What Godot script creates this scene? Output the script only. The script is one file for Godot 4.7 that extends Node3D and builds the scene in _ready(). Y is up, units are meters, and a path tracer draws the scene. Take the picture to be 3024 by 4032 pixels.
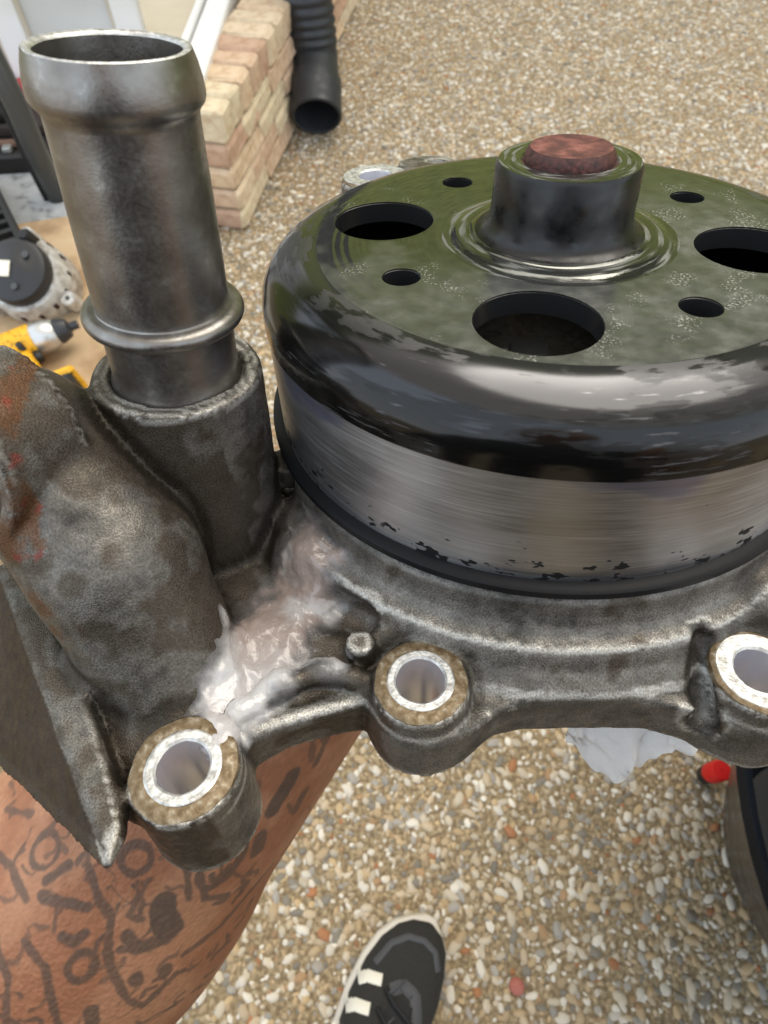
extends Node3D
# A dirty water pump held over an exposed-aggregate driveway.

var used := {}
var pump_frame := Transform3D(Basis(Vector3(0.9990, 0.0220, -0.0381), Vector3(-0.0309, 0.9674, -0.2513), Vector3(0.0313, 0.2522, 0.9672)), Vector3(0.0345, 0.8202, -0.1101))

# ------------------------------------------------------------------ helpers
func numbered(called: String) -> String:
	if not used.has(called):
		used[called] = 0
		return called
	used[called] += 1
	return "%s_%03d" % [called, used[called]]

func tag(o: Node, label: String, category := "", group := "", kind := "") -> void:
	if label: o.set_meta("label", label)
	if category: o.set_meta("category", category)
	if group: o.set_meta("group", group)
	if kind: o.set_meta("kind", kind)

func thing(called: String, label: String, category: String, at := Vector3.ZERO, turn := 0.0, group := "") -> Node3D:
	var o := Node3D.new()
	o.name = numbered(called)
	add_child(o)
	o.position = at
	o.rotation.y = turn
	tag(o, label, category, group)
	return o

func part(called: String, mesh: Mesh, m: Material, parent: Node, xf := Transform3D()) -> MeshInstance3D:
	var o := MeshInstance3D.new()
	o.name = called
	o.mesh = mesh
	if m: o.material_override = m
	o.transform = xf
	parent.add_child(o, true)
	return o

func lin(r: float, g: float, b: float) -> Color:
	return Color(r, g, b).linear_to_srgb()

func noise(freq: float, seed_: int, octaves := 4, kind := FastNoiseLite.TYPE_SIMPLEX_SMOOTH) -> FastNoiseLite:
	var n := FastNoiseLite.new()
	n.noise_type = kind
	n.frequency = freq
	n.seed = seed_
	n.fractal_octaves = octaves
	n.fractal_type = FastNoiseLite.FRACTAL_FBM if octaves > 1 else FastNoiseLite.FRACTAL_NONE
	return n

func tex(img: Image) -> ImageTexture:
	return ImageTexture.create_from_image(img)

func gray(n: FastNoiseLite, w: int, h: int) -> PackedByteArray:
	var im := n.get_seamless_image(w, h)
	im.convert(Image.FORMAT_L8)
	return im.get_data()

func ramp_image(n: FastNoiseLite, w: int, h: int, stops: Array) -> Image:   # stops: [[at, Color], ...]; colours linear
	var g := Gradient.new()
	var o := PackedFloat32Array(); var c := PackedColorArray()
	for s in stops:
		o.append(s[0]); c.append(s[1])
	g.offsets = o; g.colors = c
	var lut := PackedByteArray()
	for i in 256:
		var q := g.sample(i / 255.0)
		lut.append(int(clampf(q.r, 0, 1) * 255)); lut.append(int(clampf(q.g, 0, 1) * 255)); lut.append(int(clampf(q.b, 0, 1) * 255))
	var d := gray(n, w, h)
	var out := PackedByteArray()
	out.resize(w * h * 3)
	for i in w * h:
		var k := d[i] * 3
		out[i * 3] = lut[k]; out[i * 3 + 1] = lut[k + 1]; out[i * 3 + 2] = lut[k + 2]
	return Image.create_from_data(w, h, false, Image.FORMAT_RGB8, out)

func gray_tex(n: FastNoiseLite, w: int, h: int, lo := 0.0, hi := 1.0, gain := 1.0) -> ImageTexture:
	var d := gray(n, w, h)
	for i in d.size():
		var v := clampf((d[i] / 255.0 - 0.5) * gain + 0.5, 0, 1)
		d[i] = int((lo + (hi - lo) * v) * 255)
	return tex(Image.create_from_data(w, h, false, Image.FORMAT_L8, d))

func mat(c: Color, rough := 0.6, metal := 0.0) -> StandardMaterial3D:
	var m := StandardMaterial3D.new()
	m.albedo_color = c
	m.roughness = rough
	m.metallic = metal
	return m

func tri(m: StandardMaterial3D, scale: float, world := false) -> StandardMaterial3D:
	m.uv1_triplanar = true
	m.uv1_world_triplanar = world
	m.uv1_scale = Vector3.ONE * scale
	m.uv1_triplanar_sharpness = 3.0
	return m

func bump(m: StandardMaterial3D, t: Texture2D, mm: float) -> StandardMaterial3D:
	m.heightmap_enabled = true
	m.heightmap_texture = t
	m.heightmap_scale = mm * 0.1
	return m

func arrays_mesh(v: PackedVector3Array, n: PackedVector3Array, ix: PackedInt32Array, uv := PackedVector2Array(), col := PackedColorArray()) -> ArrayMesh:
	for t in range(0, ix.size(), 3):       # wind every face clockwise as seen from the side its normals are on
		var p := ix[t]; var q := ix[t + 1]; var r := ix[t + 2]
		if (v[r] - v[p]).cross(v[q] - v[p]).dot(n[p] + n[q] + n[r]) < 0.0:
			ix[t + 1] = r; ix[t + 2] = q
	var a := []
	a.resize(Mesh.ARRAY_MAX)
	a[Mesh.ARRAY_VERTEX] = v
	a[Mesh.ARRAY_NORMAL] = n
	a[Mesh.ARRAY_INDEX] = ix
	if uv.size(): a[Mesh.ARRAY_TEX_UV] = uv
	if col.size(): a[Mesh.ARRAY_COLOR] = col
	var me := ArrayMesh.new()
	me.add_surface_from_arrays(Mesh.PRIMITIVE_TRIANGLES, a)
	return me

# a profile of (radius, height) turned about Y; creases where it bends sharply
func lathe(profile: Array, segs: int, scale := 1.0, crease := 0.75, wob: FastNoiseLite = null, amp := 0.0) -> ArrayMesh:
	var v := PackedVector3Array(); var n := PackedVector3Array(); var uv := PackedVector2Array(); var ix := PackedInt32Array()
	var count := profile.size()
	var dirs := []
	var total := 0.0
	var at := [0.0]
	for i in count - 1:
		var d: Vector2 = profile[i + 1] - profile[i]
		total += d.length()
		at.append(total)
		d = d.normalized()
		dirs.append(Vector2(-d.y, d.x))
	for i in count - 1:
		for e in 2:
			var k := i + e
			var nn: Vector2 = dirs[i]
			var o := i + (1 if e else -1)
			if o >= 0 and o < count - 1 and dirs[o].dot(dirs[i]) > crease:
				nn = (dirs[o] + dirs[i]).normalized()
			var base := v.size()
			for s in segs + 1:
				var a := TAU * s / segs
				var p: Vector2 = profile[k]
				var r := p.x
				if wob and r > 0.01:
					r += amp * wob.get_noise_3d(cos(a) * p.x, p.y, sin(a) * p.x)
				v.append(Vector3(cos(a) * r, p.y, sin(a) * r) * scale)
				n.append(Vector3(cos(a) * nn.x, nn.y, sin(a) * nn.x))
				uv.append(Vector2(float(s) / segs, at[k] / total))
		var b0 := v.size() - 2 * (segs + 1)
		var b1 := v.size() - (segs + 1)
		for s in segs:
			ix.append_array([b0 + s, b1 + s, b0 + s + 1, b0 + s + 1, b1 + s, b1 + s + 1])
	return arrays_mesh(v, n, ix, uv)

# a box with its edges bevelled and its faces slightly uneven
func rough_box(size: Vector3, bevel: float, seed_ := 0, jitter := 0.0) -> ArrayMesh:
	var r := RandomNumberGenerator.new(); r.seed = seed_ + 11
	var h := size * 0.5
	var st := SurfaceTool.new(); st.begin(Mesh.PRIMITIVE_TRIANGLES)
	st.set_smooth_group(-1)
	var q := {}
	var pt := func(sx: float, sy: float, sz: float, ax: int) -> Vector3:
		var p := Vector3(sx * (h.x - bevel), sy * (h.y - bevel), sz * (h.z - bevel))
		p[ax] += [sx, sy, sz][ax] * bevel
		var key := "%d%d%d%d" % [sx, sy, sz, ax]
		if not q.has(key):
			q[key] = Vector3(r.randf_range(-1, 1), r.randf_range(-1, 1), r.randf_range(-1, 1)) * jitter
		return p + q[key]
	var quad := func(a: Vector3, b: Vector3, c: Vector3, d: Vector3):
		var out := (a + b + c + d) * 0.25
		if (b - a).cross(c - a).dot(out) > 0:
			var t := b; b = d; d = t
		for p in [a, b, c, a, c, d]: st.add_vertex(p)
	for ax in 3:
		var u := (ax + 1) % 3; var w := (ax + 2) % 3
		for s in [-1.0, 1.0]:
			var c := []
			for e in [[-1.0, -1.0], [1.0, -1.0], [1.0, 1.0], [-1.0, 1.0]]:
				var k := [0.0, 0.0, 0.0]; k[ax] = s; k[u] = e[0]; k[w] = e[1]
				c.append(pt.call(k[0], k[1], k[2], ax))
			quad.call(c[0], c[1], c[2], c[3])
	for ax in 3:   # bevels along the edges parallel to ax
		var u := (ax + 1) % 3; var w := (ax + 2) % 3
		for e in [[-1.0, -1.0], [1.0, -1.0], [1.0, 1.0], [-1.0, 1.0]]:
			var c := []
			for f in [[-1.0, u], [1.0, u], [1.0, w], [-1.0, w]]:
				var k := [0.0, 0.0, 0.0]; k[ax] = f[0]; k[u] = e[0]; k[w] = e[1]
				c.append(pt.call(k[0], k[1], k[2], f[1]))
			quad.call(c[0], c[1], c[2], c[3])
	for sx in [-1.0, 1.0]:
		for sy in [-1.0, 1.0]:
			for sz in [-1.0, 1.0]:
				var a: Vector3 = pt.call(sx, sy, sz, 0); var b: Vector3 = pt.call(sx, sy, sz, 1); var c: Vector3 = pt.call(sx, sy, sz, 2)
				if (b - a).cross(c - a).dot(a + b + c) > 0:
					var t := b; b = c; c = t
				for p in [a, b, c]: st.add_vertex(p)
	st.generate_normals()
	return st.commit()

# a tube of varying radius along points
func tube(points: Array, radii: Array, segs := 12, caps := true) -> ArrayMesh:
	var st := SurfaceTool.new(); st.begin(Mesh.PRIMITIVE_TRIANGLES)
	st.set_smooth_group(0)
	var rings := []
	var up := Vector3.UP
	for i in points.size():
		var d: Vector3 = (points[mini(i + 1, points.size() - 1)] - points[maxi(i - 1, 0)]).normalized()
		if absf(d.dot(up)) > 0.95: up = Vector3.RIGHT
		var x := up.cross(d).normalized()
		var y := d.cross(x)
		var ring := []
		for s in segs:
			var a := TAU * s / segs
			ring.append(points[i] + (x * cos(a) + y * sin(a)) * radii[i])
		rings.append(ring)
	for i in points.size() - 1:
		for s in segs:
			var t := (s + 1) % segs
			for p in [rings[i][s], rings[i][t], rings[i + 1][s], rings[i][t], rings[i + 1][t], rings[i + 1][s]]: st.add_vertex(p)
	if caps:
		for e in [0, points.size() - 1]:
			for s in segs:
				var t := (s + 1) % segs
				var c := [points[e], rings[e][t], rings[e][s]] if e == 0 else [points[e], rings[e][s], rings[e][t]]
				for p in c: st.add_vertex(p)
	st.generate_normals()
	return st.commit()

# ------------------------------------------------------------------ signed-distance modelling
class Field:
	var kind := PackedInt32Array()      # 0 tapered capsule, 1 tapered cylinder, 2 turned or box: custom
	var a := PackedVector3Array()
	var b := PackedVector3Array()
	var r1 := PackedFloat32Array()
	var r2 := PackedFloat32Array()
	var k := PackedFloat32Array()
	var cut := PackedInt32Array()
	var bc := PackedVector3Array()
	var br := PackedFloat32Array()
	var xf := []
	var poly := []
	var bumps: FastNoiseLite
	var bump_by := 0.0
	func put(kind_: int, a_: Vector3, b_: Vector3, r1_: float, r2_: float, k_: float, cut_ := 0, xf_ := Transform3D(), poly_ := PackedVector2Array(), bc_ := Vector3.INF, br_ := 0.0) -> void:
		kind.append(kind_); a.append(a_); b.append(b_); r1.append(r1_); r2.append(r2_); k.append(k_); cut.append(cut_)
		xf.append(xf_); poly.append(poly_)
		if bc_ == Vector3.INF:
			bc.append((a_ + b_) * 0.5); br.append((b_ - a_).length() * 0.5 + maxf(r1_, r2_) * 1.5 + k_)
		else:
			bc.append(bc_); br.append(br_ + k_)
	func capsule(p: Vector3, q: Vector3, ra: float, rb: float, k_ := 2.0, cut_ := 0) -> void:
		put(0, p, q, ra, rb, k_, cut_)
	func cylinder(p: Vector3, q: Vector3, ra: float, rb: float, k_ := 1.0, cut_ := 0) -> void:
		put(1, p, q, ra, rb, k_, cut_)
	func box(t: Transform3D, half: Vector3, round_: float, k_ := 1.0, cut_ := 0) -> void:
		put(2, half, Vector3.ZERO, round_, 0, k_, cut_, t.affine_inverse(), PackedVector2Array(), t.origin, half.length() + round_)
	func turned(profile: PackedVector2Array, round_: float, cut_z: float, k_: float) -> void:
		put(3, Vector3.ZERO, Vector3.ZERO, round_, cut_z, k_, 0, Transform3D(), profile, Vector3(0, -50, 0), 95)
	func prism(outline: PackedVector2Array, y0: float, y1: float, round_: float, k_: float, bc_: Vector3, br_: float) -> void:
		put(4, Vector3(y0, y1, 0), Vector3.ZERO, round_, 0, k_, 0, Transform3D(), outline, bc_, br_)
	func near(p: Vector3, reach: float, from: PackedInt32Array) -> PackedInt32Array:
		var out := PackedInt32Array()
		for i in from:
			if bc[i].distance_to(p) < br[i] + reach: out.append(i)
		return out
	func all() -> PackedInt32Array:
		var out := PackedInt32Array()
		for i in kind.size(): out.append(i)
		return out
	static func poly_distance(p: Vector2, v: PackedVector2Array) -> float:
		var d := 1e9
		var inside := false
		var n := v.size()
		var j := n - 1
		for i in n:
			var e := v[j] - v[i]
			var w := p - v[i]
			var t := clampf(w.dot(e) / e.dot(e), 0.0, 1.0)
			d = minf(d, (w - e * t).length_squared())
			if (v[i].y > p.y) != (v[j].y > p.y) and p.x < (v[j].x - v[i].x) * (p.y - v[i].y) / (v[j].y - v[i].y) + v[i].x:
				inside = not inside
			j = i
		return -sqrt(d) if inside else sqrt(d)
	func val(p: Vector3, list: PackedInt32Array) -> float:
		var d := 60.0
		for i in list:
			var q := 0.0
			var kd := kind[i]
			if kd == 0:
				var ba := b[i] - a[i]
				var pa := p - a[i]
				var h := clampf(pa.dot(ba) / maxf(ba.length_squared(), 1e-9), 0.0, 1.0)
				q = (pa - ba * h).length() - r1[i] - (r2[i] - r1[i]) * h
			elif kd == 1:
				var ba := b[i] - a[i]
				var l := ba.length()
				var u := ba / l
				var pa := p - a[i]
				var s := pa.dot(u)
				var rad := (pa - u * s).length()
				var dx := rad - r1[i] - (r2[i] - r1[i]) * clampf(s / l, 0.0, 1.0) + 0.5
				var dy := absf(s - l * 0.5) - l * 0.5 + 0.5
				q = minf(maxf(dx, dy), 0.0) + Vector2(maxf(dx, 0.0), maxf(dy, 0.0)).length() - 0.5
			elif kd == 2:
				var t: Transform3D = xf[i]
				var w := (t * p).abs() - a[i]
				q = minf(maxf(w.x, maxf(w.y, w.z)), 0.0) + Vector3(maxf(w.x, 0.0), maxf(w.y, 0.0), maxf(w.z, 0.0)).length() - r1[i]
			elif kd == 3:
				q = poly_distance(Vector2(sqrt(p.x * p.x + p.z * p.z), p.y), poly[i]) - r1[i]
				q = maxf(q, r2[i] - p.z)
			else:
				var dx := poly_distance(Vector2(p.x, p.z), poly[i]) + r1[i]
				var dy := absf(p.y - (a[i].x + a[i].y) * 0.5) - absf(a[i].y - a[i].x) * 0.5 + r1[i]
				q = minf(maxf(dx, dy), 0.0) + Vector2(maxf(dx, 0.0), maxf(dy, 0.0)).length() - r1[i]
			var kk := k[i]
			if cut[i]:
				var h := maxf(kk - absf(d + q), 0.0)
				d = maxf(d, -q) + h * h * 0.25 / kk
			else:
				var h := maxf(kk - absf(d - q), 0.0)
				d = minf(d, q) - h * h * 0.25 / kk
		if bump_by > 0.0:
			d += bumps.get_noise_3dv(p) * bump_by
		return d

const EDGES := [[0, 1], [2, 3], [4, 5], [6, 7], [0, 2], [1, 3], [4, 6], [5, 7], [0, 4], [1, 5], [2, 6], [3, 7]]

# surface nets over the blocks that the surface crosses; returns [vertices, normals, indices]
func surface_nets(f: Field, lo: Vector3, hi: Vector3, c: float) -> Array:
	var nx := int(ceil((hi.x - lo.x) / c / 16.0)) * 16
	var ny := int(ceil((hi.y - lo.y) / c / 16.0)) * 16
	var nz := int(ceil((hi.z - lo.z) / c / 16.0)) * 16
	var sx := 1; var sy := nx + 1; var sz := (nx + 1) * (ny + 1)
	var vals := PackedFloat32Array()
	vals.resize((nx + 1) * (ny + 1) * (nz + 1)); vals.fill(1e9)
	var ids := PackedInt32Array()
	ids.resize(vals.size()); ids.fill(-1)
	var verts := PackedVector3Array(); var norms := PackedVector3Array(); var cells := PackedInt32Array(); var ix := PackedInt32Array()
	var all := f.all()
	var off := PackedInt32Array([0, sx, sy, sx + sy, sz, sx + sz, sy + sz, sx + sy + sz])
	for bz in nz / 16:
		for by in ny / 16:
			for bx in nx / 16:
				var mid := lo + Vector3(bx * 16 + 8, by * 16 + 8, bz * 16 + 8) * c
				var reach := 16 * c * 0.87
				var list := f.near(mid, reach + 2.0 * c, all)
				if list.is_empty() or absf(f.val(mid, list)) > reach * 1.15 + c: continue
				for leaf in 64:
					var x0 := bx * 16 + (leaf & 3) * 4
					var y0 := by * 16 + ((leaf >> 2) & 3) * 4
					var z0 := bz * 16 + (leaf >> 4) * 4
					var m2 := lo + Vector3(x0 + 2, y0 + 2, z0 + 2) * c
					var r2 := 4 * c * 0.87
					var l2 := f.near(m2, r2 + 2.0 * c, list)
					if l2.is_empty() or absf(f.val(m2, l2)) > r2 * 1.2 + c: continue
					var any_in := false; var any_out := false
					for z in 5:
						for y in 5:
							for x in 5:
								var i := (x0 + x) + (y0 + y) * sy + (z0 + z) * sz
								if vals[i] > 1e8:
									vals[i] = f.val(lo + Vector3(x0 + x, y0 + y, z0 + z) * c, l2)
								if vals[i] < 0.0: any_in = true
								else: any_out = true
					if not (any_in and any_out): continue
					for z in 4:
						for y in 4:
							for x in 4:
								var i := (x0 + x) + (y0 + y) * sy + (z0 + z) * sz
								var v := [vals[i], vals[i + off[1]], vals[i + off[2]], vals[i + off[3]], vals[i + off[4]], vals[i + off[5]], vals[i + off[6]], vals[i + off[7]]]
								var m := 0
								for q in 8:
									if v[q] < 0.0: m |= 1 << q
								if m == 0 or m == 255: continue
								var sum := Vector3.ZERO; var cnt := 0
								for e in EDGES:
									var va: float = v[e[0]]; var vb: float = v[e[1]]
									if (va < 0.0) != (vb < 0.0):
										var t := va / (va - vb)
										var pa := Vector3(e[0] & 1, (e[0] >> 1) & 1, e[0] >> 2)
										var pb := Vector3(e[1] & 1, (e[1] >> 1) & 1, e[1] >> 2)
										sum += pa + (pb - pa) * t
										cnt += 1
								ids[i] = verts.size()
								verts.append(lo + (Vector3(x0 + x, y0 + y, z0 + z) + sum / cnt) * c)
								norms.append(Vector3(v[1] + v[3] + v[5] + v[7] - v[0] - v[2] - v[4] - v[6], v[2] + v[3] + v[6] + v[7] - v[0] - v[1] - v[4] - v[5], v[4] + v[5] + v[6] + v[7] - v[0] - v[1] - v[2] - v[3]).normalized())
								cells.append(i)
	for i in cells:
		var v0 := vals[i]
		for ax in 3:
			var s: int = [sx, sy, sz][ax]; var s1: int = [sy, sz, sx][ax]; var s2: int = [sz, sx, sy][ax]
			var v1 := vals[i + s]
			if (v0 < 0.0) == (v1 < 0.0): continue
			if i - s1 - s2 < 0: continue
			var q0 := ids[i - s1 - s2]; var q1 := ids[i - s2]; var q2 := ids[i]; var q3 := ids[i - s1]
			if q0 < 0 or q1 < 0 or q2 < 0 or q3 < 0: continue
			if v0 < 0.0:
				ix.append_array([q0, q2, q1, q0, q3, q2])
			else:
				ix.append_array([q0, q1, q2, q0, q2, q3])
	return [verts, norms, ix]

# ------------------------------------------------------------------ materials shared by several things
var M := {}

func materials() -> void:
	# cast aluminium: grey, grainy, stained
	var grain := noise(0.10, 3, 5)
	var cast := mat(Color.WHITE, 0.5, 0.55)
	cast.vertex_color_use_as_albedo = true
	cast.albedo_texture = tex(ramp_image(grain, 512, 512, [[0.0, Color(0.50, 0.48, 0.45)], [0.35, Color(0.74, 0.725, 0.70)], [0.5, Color(0.82, 0.81, 0.79)], [0.65, Color(0.89, 0.885, 0.875)], [1.0, Color(1, 1, 1)]]))
	cast.roughness_texture = gray_tex(noise(0.02, 8, 5), 512, 512, 0.30, 0.64, 1.6)
	cast.roughness = 1.0
	tri(cast, 38.0)
	bump(cast, gray_tex(noise(0.14, 5, 3), 512, 512, 0, 1, 1.4), 0.06)
	M.cast = cast
	# dull steel of the hose pipe
	var steel := mat(Color.WHITE, 1.0, 0.9)
	steel.albedo_texture = tex(ramp_image(noise(0.012, 21, 7), 512, 512, [[0.0, Color(0.47, 0.45, 0.43)], [0.35, Color(0.53, 0.51, 0.49)], [0.55, Color(0.555, 0.54, 0.52)], [0.75, Color(0.58, 0.57, 0.555)], [1.0, Color(0.70, 0.695, 0.685)]]))
	steel.roughness_texture = gray_tex(noise(0.06, 22, 5), 512, 512, 0.31, 0.42, 1.5)
	tri(steel, 30.0)
	bump(steel, gray_tex(noise(0.10, 23, 4), 512, 512, 0, 1, 1.4), 0.012)
	M.steel = steel
	var bright := mat(Color.WHITE, 1.0, 0.75)
	bright.albedo_texture = tex(ramp_image(noise(0.03, 31, 5), 256, 256, [[0.0, Color(0.60, 0.595, 0.58)], [0.4, Color(0.76, 0.76, 0.75)], [0.6, Color(0.83, 0.83, 0.82)], [1.0, Color(0.92, 0.92, 0.91)]]))
	bright.roughness_texture = gray_tex(noise(0.05, 32, 4), 256, 256, 0.35, 0.6, 1.5)
	tri(bright, 60.0)
	bump(bright, gray_tex(noise(0.08, 33, 3), 256, 256, 0, 1, 1.3), 0.04)
	M.bright = bright
	var black := mat(lin(0.012, 0.012, 0.013), 0.3)
	M.black = black

func _ready() -> void:
	# ---- camera
	var cam := Camera3D.new()
	cam.name = "camera"
	add_child(cam)
	cam.position = Vector3(0, 0.9, 0)
	cam.rotation_degrees = Vector3(-60, 0, 0)
	var ca := CameraAttributesPhysical.new()
	ca.frustum_focal_length = 14.62
	ca.frustum_focus_distance = 0.125
	ca.frustum_near = 0.01
	ca.frustum_far = 100.0
	ca.exposure_aperture = 21.0
	cam.attributes = ca
	cam.fov = 78.76
	cam.near = 0.01
	cam.far = 100.0
	cam.current = true
	# ---- sky, sun, exposure
	var env := Environment.new()
	env.background_mode = Environment.BG_SKY
	var sm := ProceduralSkyMaterial.new()
	sm.sky_top_color = Color(0.80, 0.85, 0.90)
	sm.sky_horizon_color = Color(0.90, 0.91, 0.92)
	sm.ground_horizon_color = Color(0.55, 0.52, 0.47)
	sm.ground_bottom_color = Color(0.45, 0.42, 0.38)
	sm.sky_curve = 0.2
	sm.sky_energy_multiplier = 1.0
	sm.sun_angle_max = 1.0
	var cloud := noise(0.012, 77, 5)
	sm.sky_cover = tex(ramp_image(cloud, 512, 256, [[0.0, Color(0, 0, 0)], [0.45, Color(0.05, 0.05, 0.05)], [1.0, Color(0.25, 0.25, 0.25)]]))
	sm.sky_cover_modulate = Color(1, 1, 1, 1)
	var sky := Sky.new()
	sky.sky_material = sm
	env.sky = sky
	env.tonemap_mode = Environment.TONE_MAPPER_LINEAR
	env.tonemap_exposure = 2.1
	env.sdfgi_enabled = true
	env.ssao_enabled = true
	env.ssil_enabled = true
	var we := WorldEnvironment.new()
	we.name = "world_environment"
	we.environment = env
	add_child(we)
	var sun := DirectionalLight3D.new()
	sun.name = "sun"
	sun.light_energy = 0.45
	sun.light_color = Color(1.0, 0.97, 0.92)
	sun.light_angular_distance = 52.0
	sun.shadow_enabled = true
	add_child(sun)
	sun.rotation_degrees = Vector3(-58, 150, 0)
	materials()
	ground()
	trees()
	wall()
	garage()
	spout()
	clutter()
	drum()
	pump()
	rag()
	person()

# ------------------------------------------------------------------ ground
func ground() -> void:
	var g := PlaneMesh.new()
	g.size = Vector2(60, 60)
	var m := mat(Color.WHITE, 0.85)
	m.albedo_texture = tex(ramp_image(noise(0.05, 41, 4), 1024, 1024, [[0.0, Color(0.36, 0.30, 0.22)], [0.35, Color(0.49, 0.42, 0.315)], [0.55, Color(0.56, 0.49, 0.375)], [0.75, Color(0.63, 0.565, 0.445)], [1.0, Color(0.76, 0.71, 0.60)]]))
	tri(m, 2.5, true)
	bump(m, gray_tex(noise(0.09, 42, 4), 512, 512, 0, 1, 1.5), 2.0)
	var o := part("ground", g, m, self)
	tag(o, "driveway of exposed aggregate with small pale and orange pebbles", "ground", "", "structure")
	# pebbles: four shapes, many tones
	var shapes := []
	for s in 5:
		shapes.append(pebble(100 + s))
	var tones := [Color(0.640, 0.564, 0.437), Color(0.761, 0.708, 0.612), Color(0.520, 0.398, 0.248), Color(0.424, 0.398, 0.355), Color(0.424, 0.195, 0.086), Color(0.593, 0.445, 0.260), Color(0.256, 0.232, 0.190), Color(0.832, 0.790, 0.694), Color(0.448, 0.290, 0.156), Color(0.616, 0.505, 0.355)]
	var weight := [16, 14, 12, 12, 2, 10, 9, 9, 3, 12]
	var bag := []
	for i in tones.size():
		for k in weight[i]: bag.append(i)
	var pm := mat(Color.WHITE, 0.75)
	pm.vertex_color_use_as_albedo = true
	pm.albedo_texture = tex(ramp_image(noise(0.04, 47, 4), 256, 256, [[0.0, Color(0.72, 0.70, 0.67)], [0.5, Color(0.92, 0.91, 0.90)], [1.0, Color(1, 1, 1)]]))
	tri(pm, 40.0)
	var solo := []
	for t in tones:
		var q := mat(t.linear_to_srgb(), 0.75)
		q.albedo_texture = pm.albedo_texture
		tri(q, 40.0)
		solo.append(q)
	var rng := RandomNumberGenerator.new()
	rng.seed = 5
	var lists := [[], [], [], [], []]
	var singles := 0
	# scattered on a jittered grid so that they crowd without piling up
	var near_bag := []
	var step := 0.0077
	var zz := 0.42
	while zz > -2.75:
		var half := 0.62 + maxf(0.0, 0.15 - zz) * 0.36
		var xx := -half
		while xx < half:
			var p := Vector3(xx + rng.randf_range(-0.5, 0.5) * step, 0.0, zz + rng.randf_range(-0.5, 0.5) * step)
			var s := pow(rng.randf(), 2.4) * 0.0043 + 0.0023
			var long := rng.randf_range(1.0, 1.75)
			var b := Basis(Vector3.UP, rng.randf() * TAU) * Basis(Vector3.RIGHT, rng.randf_range(-0.25, 0.25)) * Basis.from_scale(Vector3(s * long, s * rng.randf_range(0.5, 0.8), s))
			p.y = s * rng.randf_range(-0.50, 0.02)
			var c: int = bag[rng.randi() % bag.size()]
			var k := rng.randi() % 5
			var dist := p.distance_to(Vector3(0, 0.9, 0))
			if rng.randf() < 0.80:
				var inframe := absf(p.x) < 0.44 and p.z < 0.16 and p.z > -0.22 and p.x > -0.22
				if inframe and s * long > 0.0084 and singles < 298:
					singles += 1
					var e := part("pebble", shapes[k], solo[c], o, Transform3D(b, p))
				else:
					lists[k].append([Transform3D(b, p), tones[c] * rng.randf_range(0.8, 1.12)])
			xx += step
		zz -= step
	for k in 5:
		var mm := MultiMesh.new()
		mm.transform_format = MultiMesh.TRANSFORM_3D
		mm.use_colors = true
		mm.mesh = shapes[k]
		mm.instance_count = lists[k].size()
		for i in lists[k].size():
			mm.set_instance_transform(i, lists[k][i][0])
			mm.set_instance_color(i, lists[k][i][1])
		var mi := MultiMeshInstance3D.new()
		mi.name = "small_pebbles"
		mi.multimesh = mm
		mi.material_override = pm
		o.add_child(mi, true)
		tag(mi, "", "", "", "stuff")
	# the round pink stone
	var pink := mat(lin(0.50, 0.17, 0.13), 0.7)
	pink.albedo_texture = pm.albedo_texture
	tri(pink, 60.0)
	var ps := part("round_stone", pebble(900, 0.04), pink, self, Transform3D(Basis.from_scale(Vector3(0.0095, 0.006, 0.0095)), Vector3(0.153, 0.003, 0.114)))
	tag(ps, "round flat pink stone lying on the pebbles right of the black shoe", "stone")

func pebble(s: int, rough := 0.22) -> ArrayMesh:
	var n := noise(0.9, s, 2)
	var st := SurfaceTool.new(); st.begin(Mesh.PRIMITIVE_TRIANGLES)
	st.set_smooth_group(0)
	var rows := 5; var cols := 9
	var p := func(i: int, j: int) -> Vector3:
		var t := PI * i / rows; var a := TAU * (j % cols) / cols
		var d := Vector3(sin(t) * cos(a), cos(t), sin(t) * sin(a))
		return d * (1.0 + rough * 1.6 * n.get_noise_3dv(d * 1.3))
	for i in rows:
		for j in cols:
			var a: Vector3 = p.call(i, j); var b: Vector3 = p.call(i, j + 1); var c: Vector3 = p.call(i + 1, j + 1); var d: Vector3 = p.call(i + 1, j)
			if i > 0:
				for q in [a, b, c]: st.add_vertex(q)
			if i < rows - 1:
				for q in [a, c, d]: st.add_vertex(q)
	st.generate_normals()
	return st.commit()

# ------------------------------------------------------------------ trees past the driveway (they show in the wet metal)
func bank_height(x: float, z: float) -> float:
	var d := maxf(0.0, -4.3 - z) + maxf(0.0, x - 5.5) * 0.8
	return 4.1 * smoothstep(0.0, 5.2, d)

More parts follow.
